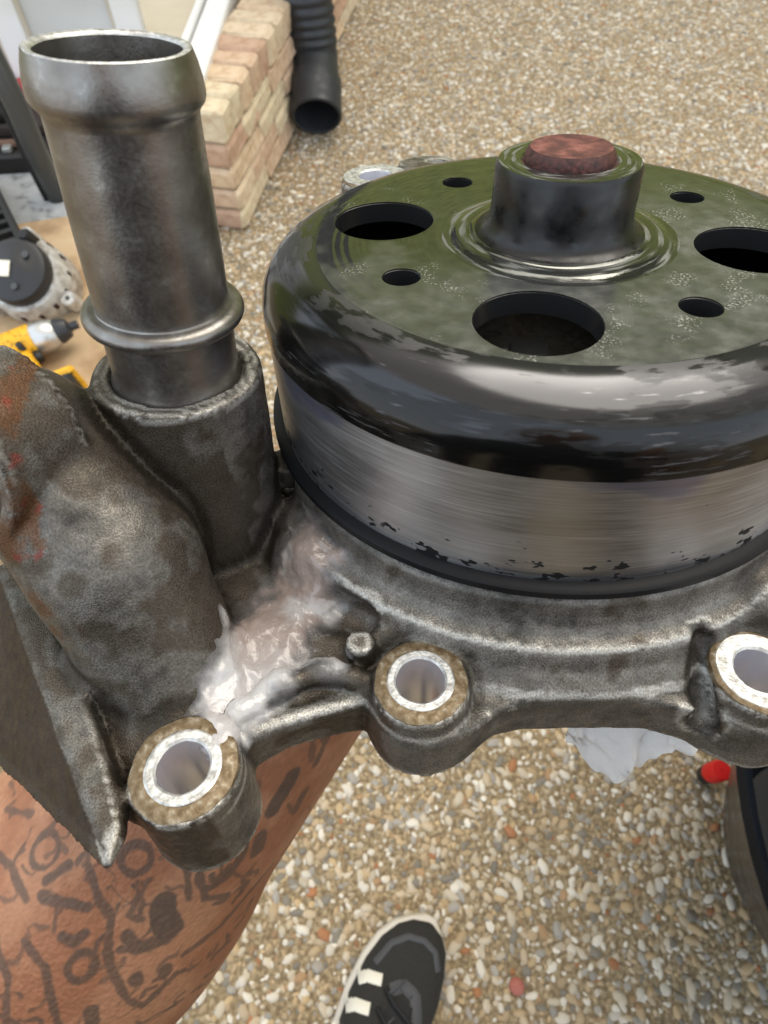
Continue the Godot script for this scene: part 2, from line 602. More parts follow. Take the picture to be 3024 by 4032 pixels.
func trees() -> void:
	# unseen grass bank, added and raised to reflect green in the pulley
	var bv := PackedVector3Array(); var bn := PackedVector3Array(); var bi := PackedInt32Array()
	var bnz := noise(0.8, 91, 3)
	var NX := 60; var NZ := 44
	for j in NZ + 1:
		for i in NX + 1:
			var x := -16.0 + 32.0 * i / NX; var z := -4.2 - 10.0 * j / NZ + (6.0 * smoothstep(5.0, 9.0, x) if j < 12 else 0.0)
			bv.append(Vector3(x, bank_height(x, z) + 0.05 * bnz.get_noise_2d(x, z) - 0.03, z))
	for j in NZ + 1:
		for i in NX + 1:
			var l := bv[j * (NX + 1) + maxi(i - 1, 0)]; var r := bv[j * (NX + 1) + mini(i + 1, NX)]
			var u := bv[maxi(j - 1, 0) * (NX + 1) + i]; var d := bv[mini(j + 1, NZ) * (NX + 1) + i]
			bn.append((u - d).cross(r - l).normalized())
			if i < NX and j < NZ:
				var k := j * (NX + 1) + i
				bi.append_array([k, k + 1, k + NX + 2, k, k + NX + 2, k + NX + 1])
	for i in bn.size():
		if bn[i].y < 0: bn[i] = -bn[i]
	var gm := mat(Color.WHITE, 0.8)
	gm.albedo_texture = tex(ramp_image(noise(0.03, 92, 5), 256, 256, [[0.0, Color(0.35, 0.37, 0.12)], [0.5, Color(0.50, 0.525, 0.19)], [1.0, Color(0.61, 0.61, 0.28)]]))
	tri(gm, 0.8, true)
	tag(part("added_grass_bank", arrays_mesh(bv, bn, bi), gm, self), "unseen sloping grass bank added beyond the driveway for its green reflection", "bank", "", "structure")
	var rng := RandomNumberGenerator.new(); rng.seed = 9
	var leaf := QuadMesh.new(); leaf.size = Vector2(0.16, 0.10)
	var lm := mat(Color.WHITE, 0.6)
	lm.vertex_color_use_as_albedo = true
	lm.cull_mode = BaseMaterial3D.CULL_DISABLED
	lm.backlight_enabled = true
	lm.backlight = Color(0.55, 0.6, 0.2)
	var bark := mat(lin(0.09, 0.065, 0.045), 0.9)
	var spots := [[-4.6, -8.9, 3.2, 2.0], [-1.4, -9.4, 3.6, 2.2], [1.9, -9.0, 3.3, 2.2], [5.0, -8.9, 3.6, 2.2], [8.4, -8.6, 3.8, 2.4], [9.6, -5.6, 3.8, 2.4]]
	var words := ["leftmost of the broad green trees beyond the driveway", "second broad green tree from the left beyond the driveway", "green tree straight behind the pump beyond the driveway", "green tree right of centre beyond the driveway", "taller green tree at the far right corner of the driveway", "green tree beside the right edge of the driveway"]
	for i in spots.size():
		var s: Array = spots[i]
		var t := thing("tree", words[i], "tree", Vector3(s[0], bank_height(s[0], s[1]) - 0.1, s[1]), 0, "trees beyond the driveway")
		part("trunk", tube([Vector3.ZERO, Vector3(0.05, 0.9, 0), Vector3(-0.03, 2.0, 0.05)], [0.14, 0.11, 0.06], 10), bark, t)
		for k in 3:
			var a := TAU * k / 3.0 + i
			part("limb", tube([Vector3(0, 1.1 + 0.2 * k, 0), Vector3(cos(a) * 0.5, 1.7 + 0.2 * k, sin(a) * 0.5), Vector3(cos(a) * 0.9, 2.5 + 0.15 * k, sin(a) * 0.9)], [0.06, 0.04, 0.02], 7), bark, t)
		var mm := MultiMesh.new()
		mm.transform_format = MultiMesh.TRANSFORM_3D
		mm.use_colors = true
		mm.mesh = leaf
		var n := 9000
		mm.instance_count = n
		var lumps := []
		for k in 40:
			lumps.append(Vector3(rng.randfn(0, 0.5) * s[3], s[2] * rng.randf_range(0.04, 0.94), rng.randfn(0, 0.35) * s[3]))
		for k in n:
			var c: Vector3 = lumps[k % lumps.size()]
			var p := c + Vector3(rng.randfn(), rng.randfn(), rng.randfn()) * 0.34
			p.y = maxf(p.y, 0.1)
			var b := Basis.from_euler(Vector3(rng.randf() * TAU, rng.randf() * TAU, rng.randf() * TAU)).scaled(Vector3.ONE * rng.randf_range(0.8, 1.6))
			mm.set_instance_transform(k, Transform3D(b, p))
			var v := rng.randf_range(0.75, 1.25)
			mm.set_instance_color(k, Color(0.19 * v, 0.23 * v, 0.018 * v))
		var mi := MultiMeshInstance3D.new()
		mi.name = "crown"
		mi.multimesh = mm
		mi.material_override = lm
		t.add_child(mi, true)
		tag(mi, "", "", "", "stuff")

# ------------------------------------------------------------------ low brick wall
func wall() -> void:
	var u := Vector3(0.2, 0, -0.98).normalized()
	var w := Vector3(-0.98, 0, -0.2).normalized()     # towards the left
	var base := Vector3(-0.313, 0, -1.25)
	var t := thing("brick_wall", "low tan brick wall with a flat top course, ending beside the white ledge", "wall", base)
	var fr := Basis(u, Vector3.UP, -w)                 # x along the wall, z to its right
	var L := 1.15; var T := 0.115; var H := 0.25
	var cl := [lin(0.70, 0.54, 0.37), lin(0.73, 0.60, 0.43), lin(0.64, 0.47, 0.33), lin(0.71, 0.61, 0.43), lin(0.56, 0.38, 0.27), lin(0.74, 0.64, 0.47)]
	var bt := tex(ramp_image(noise(0.015, 51, 5), 512, 512, [[0.0, Color(0.88, 0.82, 0.78)], [0.4, Color(0.95, 0.93, 0.91)], [0.6, Color(0.98, 0.97, 0.96)], [1.0, Color(1, 1, 0.99)]]))
	var bb := gray_tex(noise(0.03, 52, 5), 256, 256, 0, 1, 1.6)
	var ms := []
	for c in cl:
		var m := mat(c, 0.9); m.albedo_texture = bt; tri(m, 5.0); bump(m, bb, 1.2)
		ms.append(m)
	var mort := mat(lin(0.36, 0.29, 0.21), 0.95)
	mort.albedo_texture = bt; tri(mort, 9.0); bump(mort, bb, 2.0)
	part("mortar", rough_box(Vector3(L - 0.012, H - 0.012, T - 0.012), 0.002), mort, t, Transform3D(fr, u * L * 0.5 + Vector3.UP * (H * 0.5 - 0.006) + w * T * 0.5))
	var rng := RandomNumberGenerator.new(); rng.seed = 4
	# top course: bricks laid across
	var pit := 0.062
	var tops := []
	for k in 3: tops.append(rough_box(Vector3(pit - 0.007, 0.062, T), 0.006, k, 0.0022))
	for i in int(L / pit):
		var p := u * (pit * (i + 0.5)) + Vector3.UP * (H - 0.031) + w * T * 0.5
		part("brick", tops[i % 3], ms[rng.randi() % 6], t, Transform3D(fr, p))
	# courses below, on the long face and the end face
	var ch := 0.047
	var faces := []
	for k in 4: faces.append(rough_box(Vector3(0.184, ch - 0.006, 0.03), 0.007, 20 + k, 0.005))
	var ends := []
	for k in 3: ends.append(rough_box(Vector3(0.03, ch - 0.006, T), 0.006, 40 + k, 0.0025))
	for row in 4:
		var y := ch * (row + 0.5)
		var x := 0.092 - (0.09 if row % 2 else 0.0)
		while x < L - 0.09:
			part("brick", faces[rng.randi() % 4], ms[rng.randi() % 6], t, Transform3D(fr, u * maxf(x, 0.094) + Vector3.UP * y + w * 0.0125))
			x += 0.19
		part("brick", ends[row % 3], ms[[4, 2, 0, 4][row]], t, Transform3D(fr, u * 0.0125 + Vector3.UP * y + w * (T * 0.5 + 0.002)))

# ------------------------------------------------------------------ white door, ledge, garage floor, post
func garage() -> void:
	var wt := tex(ramp_image(noise(0.006, 61, 4), 256, 256, [[0.0, Color(0.93, 0.92, 0.90)], [1.0, Color(1, 1, 1)]]))
	var white := mat(lin(0.90, 0.90, 0.89), 0.45); white.albedo_texture = wt; tri(white, 1.5)
	var cream := mat(lin(0.62, 0.56, 0.46), 0.6); cream.albedo_texture = wt; tri(cream, 1.5)
	var ledge := thing("white_ledge", "white painted ledge with a lipped edge running along the brick wall", "ledge", Vector3(-0.392, 0, -1.36))
	ledge.rotation.y = -0.03
	part("top_board", rough_box(Vector3(0.052, 0.03, 1.6), 0.003), white, ledge, Transform3D(Basis(), Vector3(0.008, 0.246, -0.74)))
	part("lip", rough_box(Vector3(0.016, 0.036, 1.6), 0.004), white, ledge, Transform3D(Basis(), Vector3(-0.031, 0.249, -0.74)))
	part("face_board", rough_box(Vector3(0.05, 0.23, 1.58), 0.003), cream, ledge, Transform3D(Basis(), Vector3(0.0, 0.115, -0.74)))
	var door := thing("panelled_door", "white panelled door with recessed grey panels standing behind the hose pipe", "door", Vector3(-0.57, 0, -1.72), deg_to_rad(4))
	door.rotation.x = deg_to_rad(-6)
	var panel := mat(lin(0.66, 0.67, 0.66), 0.5); panel.albedo_texture = wt; tri(panel, 1.5)
	for x in [-0.03, -0.305, -0.58]:
		part("stile", rough_box(Vector3(0.062, 1.2, 0.036), 0.003), white, door, Transform3D(Basis(), Vector3(x, 0.6, 0)))
	for x in [-0.1675, -0.4425]:
		part("panel", rough_box(Vector3(0.215, 1.14, 0.014), 0.002), panel, door, Transform3D(Basis(), Vector3(x, 0.6, -0.006)))
		for s in [-1.0, 1.0]:
			part("bead", rough_box(Vector3(0.012, 1.14, 0.026), 0.004), cream, door, Transform3D(Basis(), Vector3(x + s * 0.1035, 0.6, 0.001)))
	for y in [0.015, 1.185]:
		part("rail", rough_box(Vector3(0.612, 0.05, 0.030), 0.003), white, door, Transform3D(Basis(), Vector3(-0.305, y, 0)))
	var fl := mat(lin(0.62, 0.56, 0.46), 0.6)
	fl.albedo_texture = wt; tri(fl, 2.0)
	var gf := part("garage_floor", rough_box(Vector3(1.6, 0.012, 1.3), 0.003), fl, self, Transform3D(Basis(), Vector3(-1.24, 0.0, -1.94)))
	tag(gf, "smooth pale floor inside the garage", "floor", "", "structure")
	# black post
	var rub := mat(lin(0.055, 0.056, 0.052), 0.30)
	var pts := [Vector3(-0.752, 0.0, -1.35), Vector3(-0.755, 0.12, -1.353), Vector3(-0.753, 0.21, -1.36), Vector3(-0.80, 0.60, -1.42)]
	var post := thing("black_post", "dark leaning rubber covered post in front of the white door", "post", pts[0])
	var rel := []
	for p in pts: rel.append(p - pts[0])
	part("post_body", tube(rel, [0.024, 0.024, 0.024, 0.024], 18), rub, post)
	var rel2 := []
	for p in rel: rel2.append(p + Vector3(-0.023, 0.0, 0.008))
	part("seal_strip", tube(rel2, [0.008, 0.008, 0.008, 0.008], 8), mat(lin(0.008, 0.008, 0.008), 0.6), post)

# ------------------------------------------------------------------ black downpipe
func spout() -> void:
	var m := mat(lin(0.022, 0.024, 0.028), 0.5)
	m.roughness_texture = gray_tex(noise(0.02, 66, 4), 256, 256, 0.4, 0.65, 1.4); m.roughness = 1.0
	tri(m, 6.0)
	var at := Vector3(-0.17, 0, -1.75)
	var t := thing("downpipe", "black plastic downpipe with a ribbed bend and open end beside the brick wall", "downpipe", at)
	var R := 0.058
	# open outlet, a ring turned towards the camera and the ground
	var d := Vector3(0.04, -0.42, 0.90).normalized()
	var mouth := Vector3(0.005, 0.058, 0.145)
	var bx := Vector3.RIGHT
	var by := -d
	var b := Basis(bx.slide(by).normalized(), by, bx.slide(by).normalized().cross(by))
	part("outlet", lathe([Vector2(R * 0.93, 0.13), Vector2(R * 0.93, 0.002), Vector2(R * 0.98, 0.0), Vector2(R * 1.06, 0.002), Vector2(R * 1.09, 0.05), Vector2(R * 1.10, 0.088), Vector2(R * 1.0, 0.096), Vector2(R * 0.98, 0.17)], 40), m, t, Transform3D(b, mouth))
	var pts := []; var rad := []
	var p0 := mouth - d * 0.15
	var p1 := Vector3(-0.006, 0.34, -0.03); var p2 := Vector3(-0.035, 0.52, -0.05)
	for i in 41:
		var s := i / 40.0
		var q := p0.lerp(p1 - Vector3(0, 0.09, 0), s).lerp((p1 - Vector3(0, 0.09, 0)).lerp(p2, s), s)
		pts.append(q)
		var rib := 0.0
		if s > 0.12 and s < 0.78: rib = 0.0035 * pow(sin((s - 0.12) * PI / 0.066), 2.0)
		rad.append(R * 0.97 + rib)
	var fine := []; var finer := []
	for i in 161:
		var f := i / 4.0
		var k := mini(int(f), 39)
		fine.append(pts[k].lerp(pts[k + 1], f - k))
		var s := f / 40.0
		var rib := 0.0
		if s > 0.10 and s < 0.72: rib = 0.004 * pow(absf(sin((s - 0.10) * PI / 0.062)), 1.5)
		finer.append(R * 0.96 + rib)
	part("ribbed_bend", tube(fine, finer, 32, false), m, t)
	part("upper_pipe", tube([p2 - Vector3(0, 0.02, 0), p2 + Vector3(-0.01, 0.8, 0)], [R * 1.06, R * 1.06], 32, false), m, t)
	part("collar", tube([p2 - Vector3(0, 0.05, 0), p2 + Vector3(0, 0.02, 0)], [R * 1.16, R * 1.16], 32), m, t)
	var br := mat(lin(0.30, 0.31, 0.33), 0.4)
	part("bracket", rough_box(Vector3(0.05, 0.06, 0.02), 0.004), br, t, Transform3D(Basis(), p2 + Vector3(0.02, 0.0, 0.062)))

# ------------------------------------------------------------------ alternator, driver, cardboard and the rest on the left
func clutter() -> void:
	# cardboard
	var cb := mat(lin(0.54, 0.40, 0.25), 0.9)
	cb.albedo_texture = tex(ramp_image(noise(0.01, 71, 5), 256, 256, [[0.0, Color(0.7, 0.64, 0.58)], [0.5, Color(0.95, 0.93, 0.9)], [1.0, Color(1, 1, 1)]]))
	tri(cb, 2.2)
	var card := part("cardboard_sheet", rough_box(Vector3(0.42, 0.006, 0.62), 0.002, 3, 0.002), cb, self, Transform3D(Basis(Vector3.UP, 0.25), Vector3(-0.565, 0.022, -0.985)))
	tag(card, "flat tan cardboard sheet under the alternator and yellow driver", "cardboard")
	var gs := mat(lin(0.42, 0.43, 0.43), 0.7)
	gs.albedo_texture = tex(ramp_image(noise(0.02, 72, 4), 256, 256, [[0.0, Color(0.6, 0.6, 0.6)], [0.35, Color(0.9, 0.9, 0.9)], [1.0, Color(1, 1, 1)]]))
	tri(gs, 4.0)
	var sheet := part("grey_sheet", rough_box(Vector3(0.42, 0.005, 0.40), 0.002, 5, 0.002), gs, self, Transform3D(Basis(Vector3.UP, 0.12), Vector3(-0.90, 0.013, -1.24)))
	tag(sheet, "pale grey plastic sheet on the ground behind the alternator", "sheet")
	# black crate with slots
	var bk := mat(lin(0.012, 0.012, 0.012), 0.5)
	var crate := thing("slotted_crate", "black slotted plastic crate at the left edge on the grey sheet", "crate", Vector3(-0.90, 0.02, -1.22), 0.55)
	part("floor_panel", rough_box(Vector3(0.16, 0.006, 0.3), 0.002), mat(lin(0.10, 0.095, 0.09), 0.7), crate, Transform3D(Basis(), Vector3(0, 0.004, 0)))
	for x in [-0.08, 0.08]:
		part("side_rail", rough_box(Vector3(0.014, 0.045, 0.3), 0.003), bk, crate, Transform3D(Basis(), Vector3(x, 0.025, 0)))
	for k in 9:
		part("slat", rough_box(Vector3(0.15, 0.02, 0.012), 0.002), bk, crate, Transform3D(Basis(), Vector3(0, 0.035, -0.14 + 0.035 * k)))
	# black tool chest with a red lid
	var chest := thing("tool_chest", "black tool chest with a red top and a rusty rail beside the leaning post", "tool chest", Vector3(-1.03, 0.006, -1.55), 0.1)
	var dk := mat(lin(0.014, 0.011, 0.010), 0.55)
	var brn := mat(lin(0.035, 0.022, 0.018), 0.7)
	part("chest_body", rough_box(Vector3(0.46, 0.05, 0.24), 0.006), dk, chest, Transform3D(Basis(), Vector3(0.03, 0.025, 0)))
	part("upper_body", rough_box(Vector3(0.40, 0.03, 0.16), 0.006), brn, chest, Transform3D(Basis(), Vector3(0.02, 0.062, -0.04)))
	part("lid", rough_box(Vector3(0.34, 0.05, 0.04), 0.006), mat(lin(0.42, 0.012, 0.015), 0.35), chest, Transform3D(Basis(), Vector3(0.02, 0.085, -0.09)))
	part("rail", tube([Vector3(-0.2, 0.058, 0.075), Vector3(0.21, 0.058, 0.085)], [0.009, 0.009], 10), mat(lin(0.16, 0.09, 0.06), 0.7), chest)
	part("front_roll", tube([Vector3(-0.2, 0.085, 0.02), Vector3(0.0, 0.1, 0.02), Vector3(0.15, 0.09, 0.01)], [0.03, 0.034, 0.024], 14), bk, chest)
	part("catch", rough_box(Vector3(0.02, 0.012, 0.02), 0.002), mat(lin(0.4, 0.4, 0.38), 0.4, 0.6), chest, Transform3D(Basis(), Vector3(0.14, 0.056, 0.10)))
	# alternator
	var al := mat(Color.WHITE, 1.0, 0.35)
	al.albedo_texture = tex(ramp_image(noise(0.02, 75, 5), 256, 256, [[0.0, Color(0.55, 0.52, 0.48)], [0.4, Color(0.70, 0.68, 0.65)], [0.6, Color(0.77, 0.76, 0.74)], [1.0, Color(0.88, 0.88, 0.86)]]))
	al.roughness_texture = gray_tex(noise(0.03, 76, 3), 256, 256, 0.4, 0.7)
	tri(al, 8.0); bump(al, gray_tex(noise(0.04, 77, 4), 256, 256, 0, 1, 1.4), 0.5)
	var alt := thing("alternator", "used silver alternator with a black round rear cover lying on cardboard", "alternator", Vector3(-0.735, 0.026, -1.005), 0.0)
	# its axis points up towards the camera
	alt.basis = Basis(Vector3(0.97, 0.14, 0.2).normalized(), Vector3(-0.05, 0.88, 0.47).normalized(), Vector3.ZERO)
	alt.basis.z = alt.basis.x.cross(alt.basis.y).normalized(); alt.basis.x = alt.basis.y.cross(alt.basis.z).normalized()
	alt.position = Vector3(-0.685, 0.065, -1.0)
	part("casing", lathe([Vector2(0.03, -0.05), Vector2(0.066, -0.048), Vector2(0.078, -0.036), Vector2(0.080, 0.0), Vector2(0.078, 0.026), Vector2(0.069, 0.040), Vector2(0.03, 0.044)], 48, 1.0, 0.7, noise(30, 78, 2), 0.004), al, alt)
	part("rear_cover", lathe([Vector2(0.0615, 0.036), Vector2(0.0625, 0.056), Vector2(0.059, 0.064), Vector2(0.050, 0.068), Vector2(0.030, 0.068), Vector2(0.024, 0.072), Vector2(0.001, 0.072)], 40), mat(lin(0.02, 0.02, 0.022), 0.42), alt)
	for k in 14:
		var a := TAU * k / 14.0 + 0.2
		var b := Basis(Vector3.UP, -a)
		part("vent_slot", rough_box(Vector3(0.006, 0.018, 0.009), 0.001), mat(lin(0.03, 0.01, 0.008), 0.8), alt, Transform3D(b, Vector3(cos(a) * 0.0765, 0.016, sin(a) * 0.0765)))
	for k in 3:
		var a := TAU * k / 3.0 + 0.35
		part("mounting_ear", lathe([Vector2(0.005, -0.022), Vector2(0.014, -0.022), Vector2(0.015, 0.0), Vector2(0.014, 0.022), Vector2(0.005, 0.022), Vector2(0.005, -0.022)], 20), al, alt, Transform3D(Basis(), Vector3(cos(a) * 0.088, 0.0, sin(a) * 0.088)))
		part("cover_nut", lathe([Vector2(0.006, 0.066), Vector2(0.006, 0.074), Vector2(0.001, 0.074)], 12), mat(lin(0.1, 0.1, 0.1), 0.4, 0.6), alt, Transform3D(Basis(), Vector3(cos(a + 0.9) * 0.036, 0, sin(a + 0.9) * 0.036)))
	part("terminal", lathe([Vector2(0.012, 0.03), Vector2(0.013, 0.06), Vector2(0.008, 0.068), Vector2(0.001, 0.068)], 16), bk, alt, Transform3D(Basis(), Vector3(0.01, 0, -0.068)))
	part("paper_label", rough_box(Vector3(0.058, 0.0025, 0.03), 0.001), mat(lin(0.80, 0.76, 0.64), 0.7), alt, Transform3D(Basis(Vector3.UP, 0.05), Vector3(-0.030, 0.0745, 0.004)))
	# yellow impact driver lying on its side
	var yel := mat(lin(0.80, 0.42, 0.015), 0.45)
	yel.albedo_texture = tex(ramp_image(noise(0.03, 81, 4), 256, 256, [[0.0, Color(0.25, 0.22, 0.2)], [0.22, Color(0.75, 0.72, 0.7)], [0.35, Color(1, 1, 1)], [1.0, Color(1, 1, 1)]]))
	tri(yel, 10.0)
	var drv := thing("impact_driver", "yellow and black cordless impact driver with a silver nose on the cardboard", "power tool", Vector3(-0.61, 0.026, -0.86))
	var xd := Vector3(0.82, 0.10, -0.36).normalized()          # towards the nose
	var hd := Vector3(0.62, 0.0, 0.62); hd = (hd - xd * hd.dot(xd)).normalized()   # towards the handle
	var fb := Basis(xd, hd, xd.cross(hd))
	drv.basis = fb
	drv.position = Vector3(-0.645, 0.062, -0.848)
	var turn := Basis(Vector3(0, 0, 1), -PI / 2)               # lathe axis along x
	part("motor_housing", lathe([Vector2(0.001, -0.075), Vector2(0.024, -0.072), Vector2(0.031, -0.05), Vector2(0.031, 0.0), Vector2(0.029, 0.004), Vector2(0.001, 0.004)], 28), yel, drv, Transform3D(turn))
	part("gear_case", lathe([Vector2(0.026, 0.002), Vector2(0.029, 0.006), Vector2(0.028, 0.03), Vector2(0.023, 0.044), Vector2(0.020, 0.046)], 28), mat(lin(0.62, 0.62, 0.61), 0.35, 0.8), drv, Transform3D(turn))
	part("nose_cap", lathe([Vector2(0.022, 0.044), Vector2(0.023, 0.048), Vector2(0.017, 0.066), Vector2(0.008, 0.070), Vector2(0.008, 0.084), Vector2(0.001, 0.084)], 24), mat(lin(0.025, 0.028, 0.032), 0.4), drv, Transform3D(turn))
	part("handle", tube([Vector3(-0.03, 0.01, 0), Vector3(-0.022, 0.05, 0), Vector3(-0.01, 0.10, 0), Vector3(-0.004, 0.125, 0)], [0.022, 0.019, 0.018, 0.022], 16), yel, drv)
	part("grip", tube([Vector3(-0.042, 0.036, 0), Vector3(-0.032, 0.07, 0), Vector3(-0.018, 0.11, 0)], [0.012, 0.013, 0.013], 14), bk, drv)
	part("trigger", tube([Vector3(-0.002, 0.034, 0), Vector3(0.004, 0.05, 0)], [0.009, 0.008], 12), bk, drv)
	part("switch", tube([Vector3(-0.016, 0.028, -0.03), Vector3(-0.016, 0.028, 0.03)], [0.006, 0.006], 10), bk, drv)
	part("battery", rough_box(Vector3(0.10, 0.042, 0.058), 0.006), bk, drv, Transform3D(Basis(), Vector3(0.008, 0.150, 0)))
	part("battery_top", rough_box(Vector3(0.11, 0.016, 0.06), 0.005), yel, drv, Transform3D(Basis(), Vector3(0.008, 0.124, 0)))

func drum() -> void:
	var m := mat(lin(0.006, 0.0075, 0.011), 0.34)
	m.metallic_specular = 0.3
	m.roughness_texture = gray_tex(noise(0.01, 84, 4), 256, 256, 0.22, 0.34, 1.3); m.roughness = 1.0
	tri(m, 5.0)
	var t := thing("plastic_tub", "black smooth flared plastic tub standing on the pebbles at the right edge", "tub", Vector3(0.555, 0.0, -0.01))
	part("body", lathe([Vector2(0.001, 0.002), Vector2(0.10, 0.002), Vector2(0.128, 0.012), Vector2(0.14, 0.04), Vector2(0.165, 0.09), Vector2(0.205, 0.19), Vector2(0.250, 0.30), Vector2(0.290, 0.39), Vector2(0.295, 0.395), Vector2(0.292, 0.402), Vector2(0.283, 0.395), Vector2(0.20, 0.20), Vector2(0.12, 0.02), Vector2(0.001, 0.015)], 72), m, t)
	var r := thing("red_bottle", "small red capped bottle with a dark foot beside the black tub", "bottle", Vector3(0.428, 0.0, -0.112))
	part("bottle_body", lathe([Vector2(0.001, 0.001), Vector2(0.010, 0.001), Vector2(0.0115, 0.005), Vector2(0.0115, 0.02), Vector2(0.010, 0.024)], 20), mat(lin(0.02, 0.015, 0.015), 0.4), r)
	part("bottle_cap", lathe([Vector2(0.0125, 0.022), Vector2(0.013, 0.025), Vector2(0.013, 0.050), Vector2(0.0115, 0.053), Vector2(0.001, 0.053)], 24), mat(lin(0.62, 0.012, 0.010), 0.4), r)

# ------------------------------------------------------------------ the water pump (local millimetres, origin at the middle of the pulley face)
const BIG := [17.7, 107.7, 197.7, 287.7]
const SMALL := [63.0, 153.0, 243.0, 333.0]

func mm(p: Vector3) -> Vector3:
	return p * 0.001

func disc_face(y: float, up: float, r_in: float, r_out: float) -> ArrayMesh:
	var v := PackedVector3Array(); var n := PackedVector3Array(); var uv := PackedVector2Array(); var ix := PackedInt32Array()
	var holes := []
	for i in 4:
		holes.append([deg_to_rad(BIG[i]), 35.9, 10.5]); holes.append([deg_to_rad(SMALL[i]), 35.8, 3.57])
	holes.sort_custom(func(p, q): return p[0] < q[0])
	for i in 8:
		var A: Array = holes[i]; var B: Array = holes[(i + 1) % 8]
		var ta: float = A[0]; var tb: float = B[0]
		if tb < ta: tb += TAU
		var poly := PackedVector2Array()
		for s in 9:
			var a := lerpf(ta, tb, s / 8.0)
			poly.append(Vector2(cos(a), sin(a)) * r_in)
		var cb: Vector2 = Vector2(cos(tb), sin(tb)) * B[1]
		for s in 21:
			var a := tb + PI - PI * s / 20.0 * -1.0
			a = tb + PI + PI * s / 20.0
			# half circle on the side of the smaller angle
			a = tb + PI + PI * s / 20.0
			poly.append(cb + Vector2(cos(a), sin(a)) * B[2])
		for s in 17:
			var a := lerpf(tb, ta, s / 16.0)
			poly.append(Vector2(cos(a), sin(a)) * r_out)
		var ca: Vector2 = Vector2(cos(ta), sin(ta)) * A[1]
		for s in 21:
			var a := ta + PI * s / 20.0
			poly.append(ca + Vector2(cos(a), sin(a)) * A[2])
		var t := Geometry2D.triangulate_polygon(poly)
		var base := v.size()
		for p in poly:
			v.append(Vector3(p.x, y, p.y) * 0.001); n.append(Vector3(0, up, 0)); uv.append(Vector2(p.x, p.y) / 100.0 + Vector2(0.5, 0.5))
		for k in t.size() / 3:
			var q := [t[k * 3], t[k * 3 + 1], t[k * 3 + 2]]
			var cr := (poly[q[1]] - poly[q[0]]).cross(poly[q[2]] - poly[q[0]])
			if (cr > 0) != (up > 0):
				var h = q[1]; q[1] = q[2]; q[2] = h
			ix.append_array([base + q[0], base + q[1], base + q[2]])
	return arrays_mesh(v, n, ix, uv)

# paint of the pulley face: oily black, dried grey haze, white specks
func face_maps(w: int, h: int, seed_: int, haze_at: float, front: bool) -> Array:
	var n1 := gray(noise(0.006 * 1024.0 / w, seed_, 4), w, h)
	var n2 := gray(noise(0.20, seed_ + 1, 2), w, h)
	var n3 := gray(noise(0.008, seed_ + 2, 3), w, h)
	var n4 := gray(noise(0.03, seed_ + 3, 4), w, h)
	var al := PackedByteArray(); al.resize(w * h * 3)
	var orm := PackedByteArray(); orm.resize(w * h * 3)
	for y in h:
		for x in w:
			var i := y * w + x
			var zf := float(y) / h if front else 0.5
			var blob := exp(-(pow((float(x) / w - 0.78) / 0.19, 2.0) + pow((zf - 0.56) / 0.26, 2.0))) if front else 0.0
			var hz := smoothstep(haze_at - 0.18, haze_at + 0.18, n1[i] / 255.0 + (zf - 0.62) * 0.45 + 0.30 * blob + (n4[i] / 255.0 - 0.5) * 0.10)
			hz = maxf(hz * 0.45 * smoothstep(0.20, 0.70, zf), (0.74 + 0.25 * (n4[i] / 255.0 - 0.5) + 0.5 * (n1[i] / 255.0 - 0.5)) * maxf(smoothstep(0.52, 0.80, zf) * 0.7, blob)) if front else hz
			var sp := smoothstep(0.66, 0.74, n2[i] / 255.0) * smoothstep(0.58, 0.74, n3[i] / 255.0 - 0.06 + 0.20 * blob)
			var v := 0.49 + 0.05 * hz + (n4[i] / 255.0 - 0.5) * 0.08
			v = lerpf(v, 0.84, sp * 0.6)
			al[i * 3] = int(clampf(v * 0.99, 0, 1) * 255); al[i * 3 + 1] = int(clampf(v, 0, 1) * 255); al[i * 3 + 2] = int(clampf(v * 0.97, 0, 1) * 255)
			orm[i * 3] = 255
			orm[i * 3 + 1] = int(clampf(0.06 + 0.36 * hz + 0.25 * sp + (n4[i] / 255.0 - 0.5) * 0.06, 0.02, 1) * 255)
			orm[i * 3 + 2] = int(clampf(0.90 - 0.38 * hz - 0.3 * sp, 0, 1) * 255)
	return [tex(Image.create_from_data(w, h, false, Image.FORMAT_RGB8, al)), tex(Image.create_from_data(w, h, false, Image.FORMAT_RGB8, orm))]

func orm_mat(maps: Array) -> ORMMaterial3D:
	var m := ORMMaterial3D.new()
	m.albedo_texture = maps[0]
	m.orm_texture = maps[1]
	return m

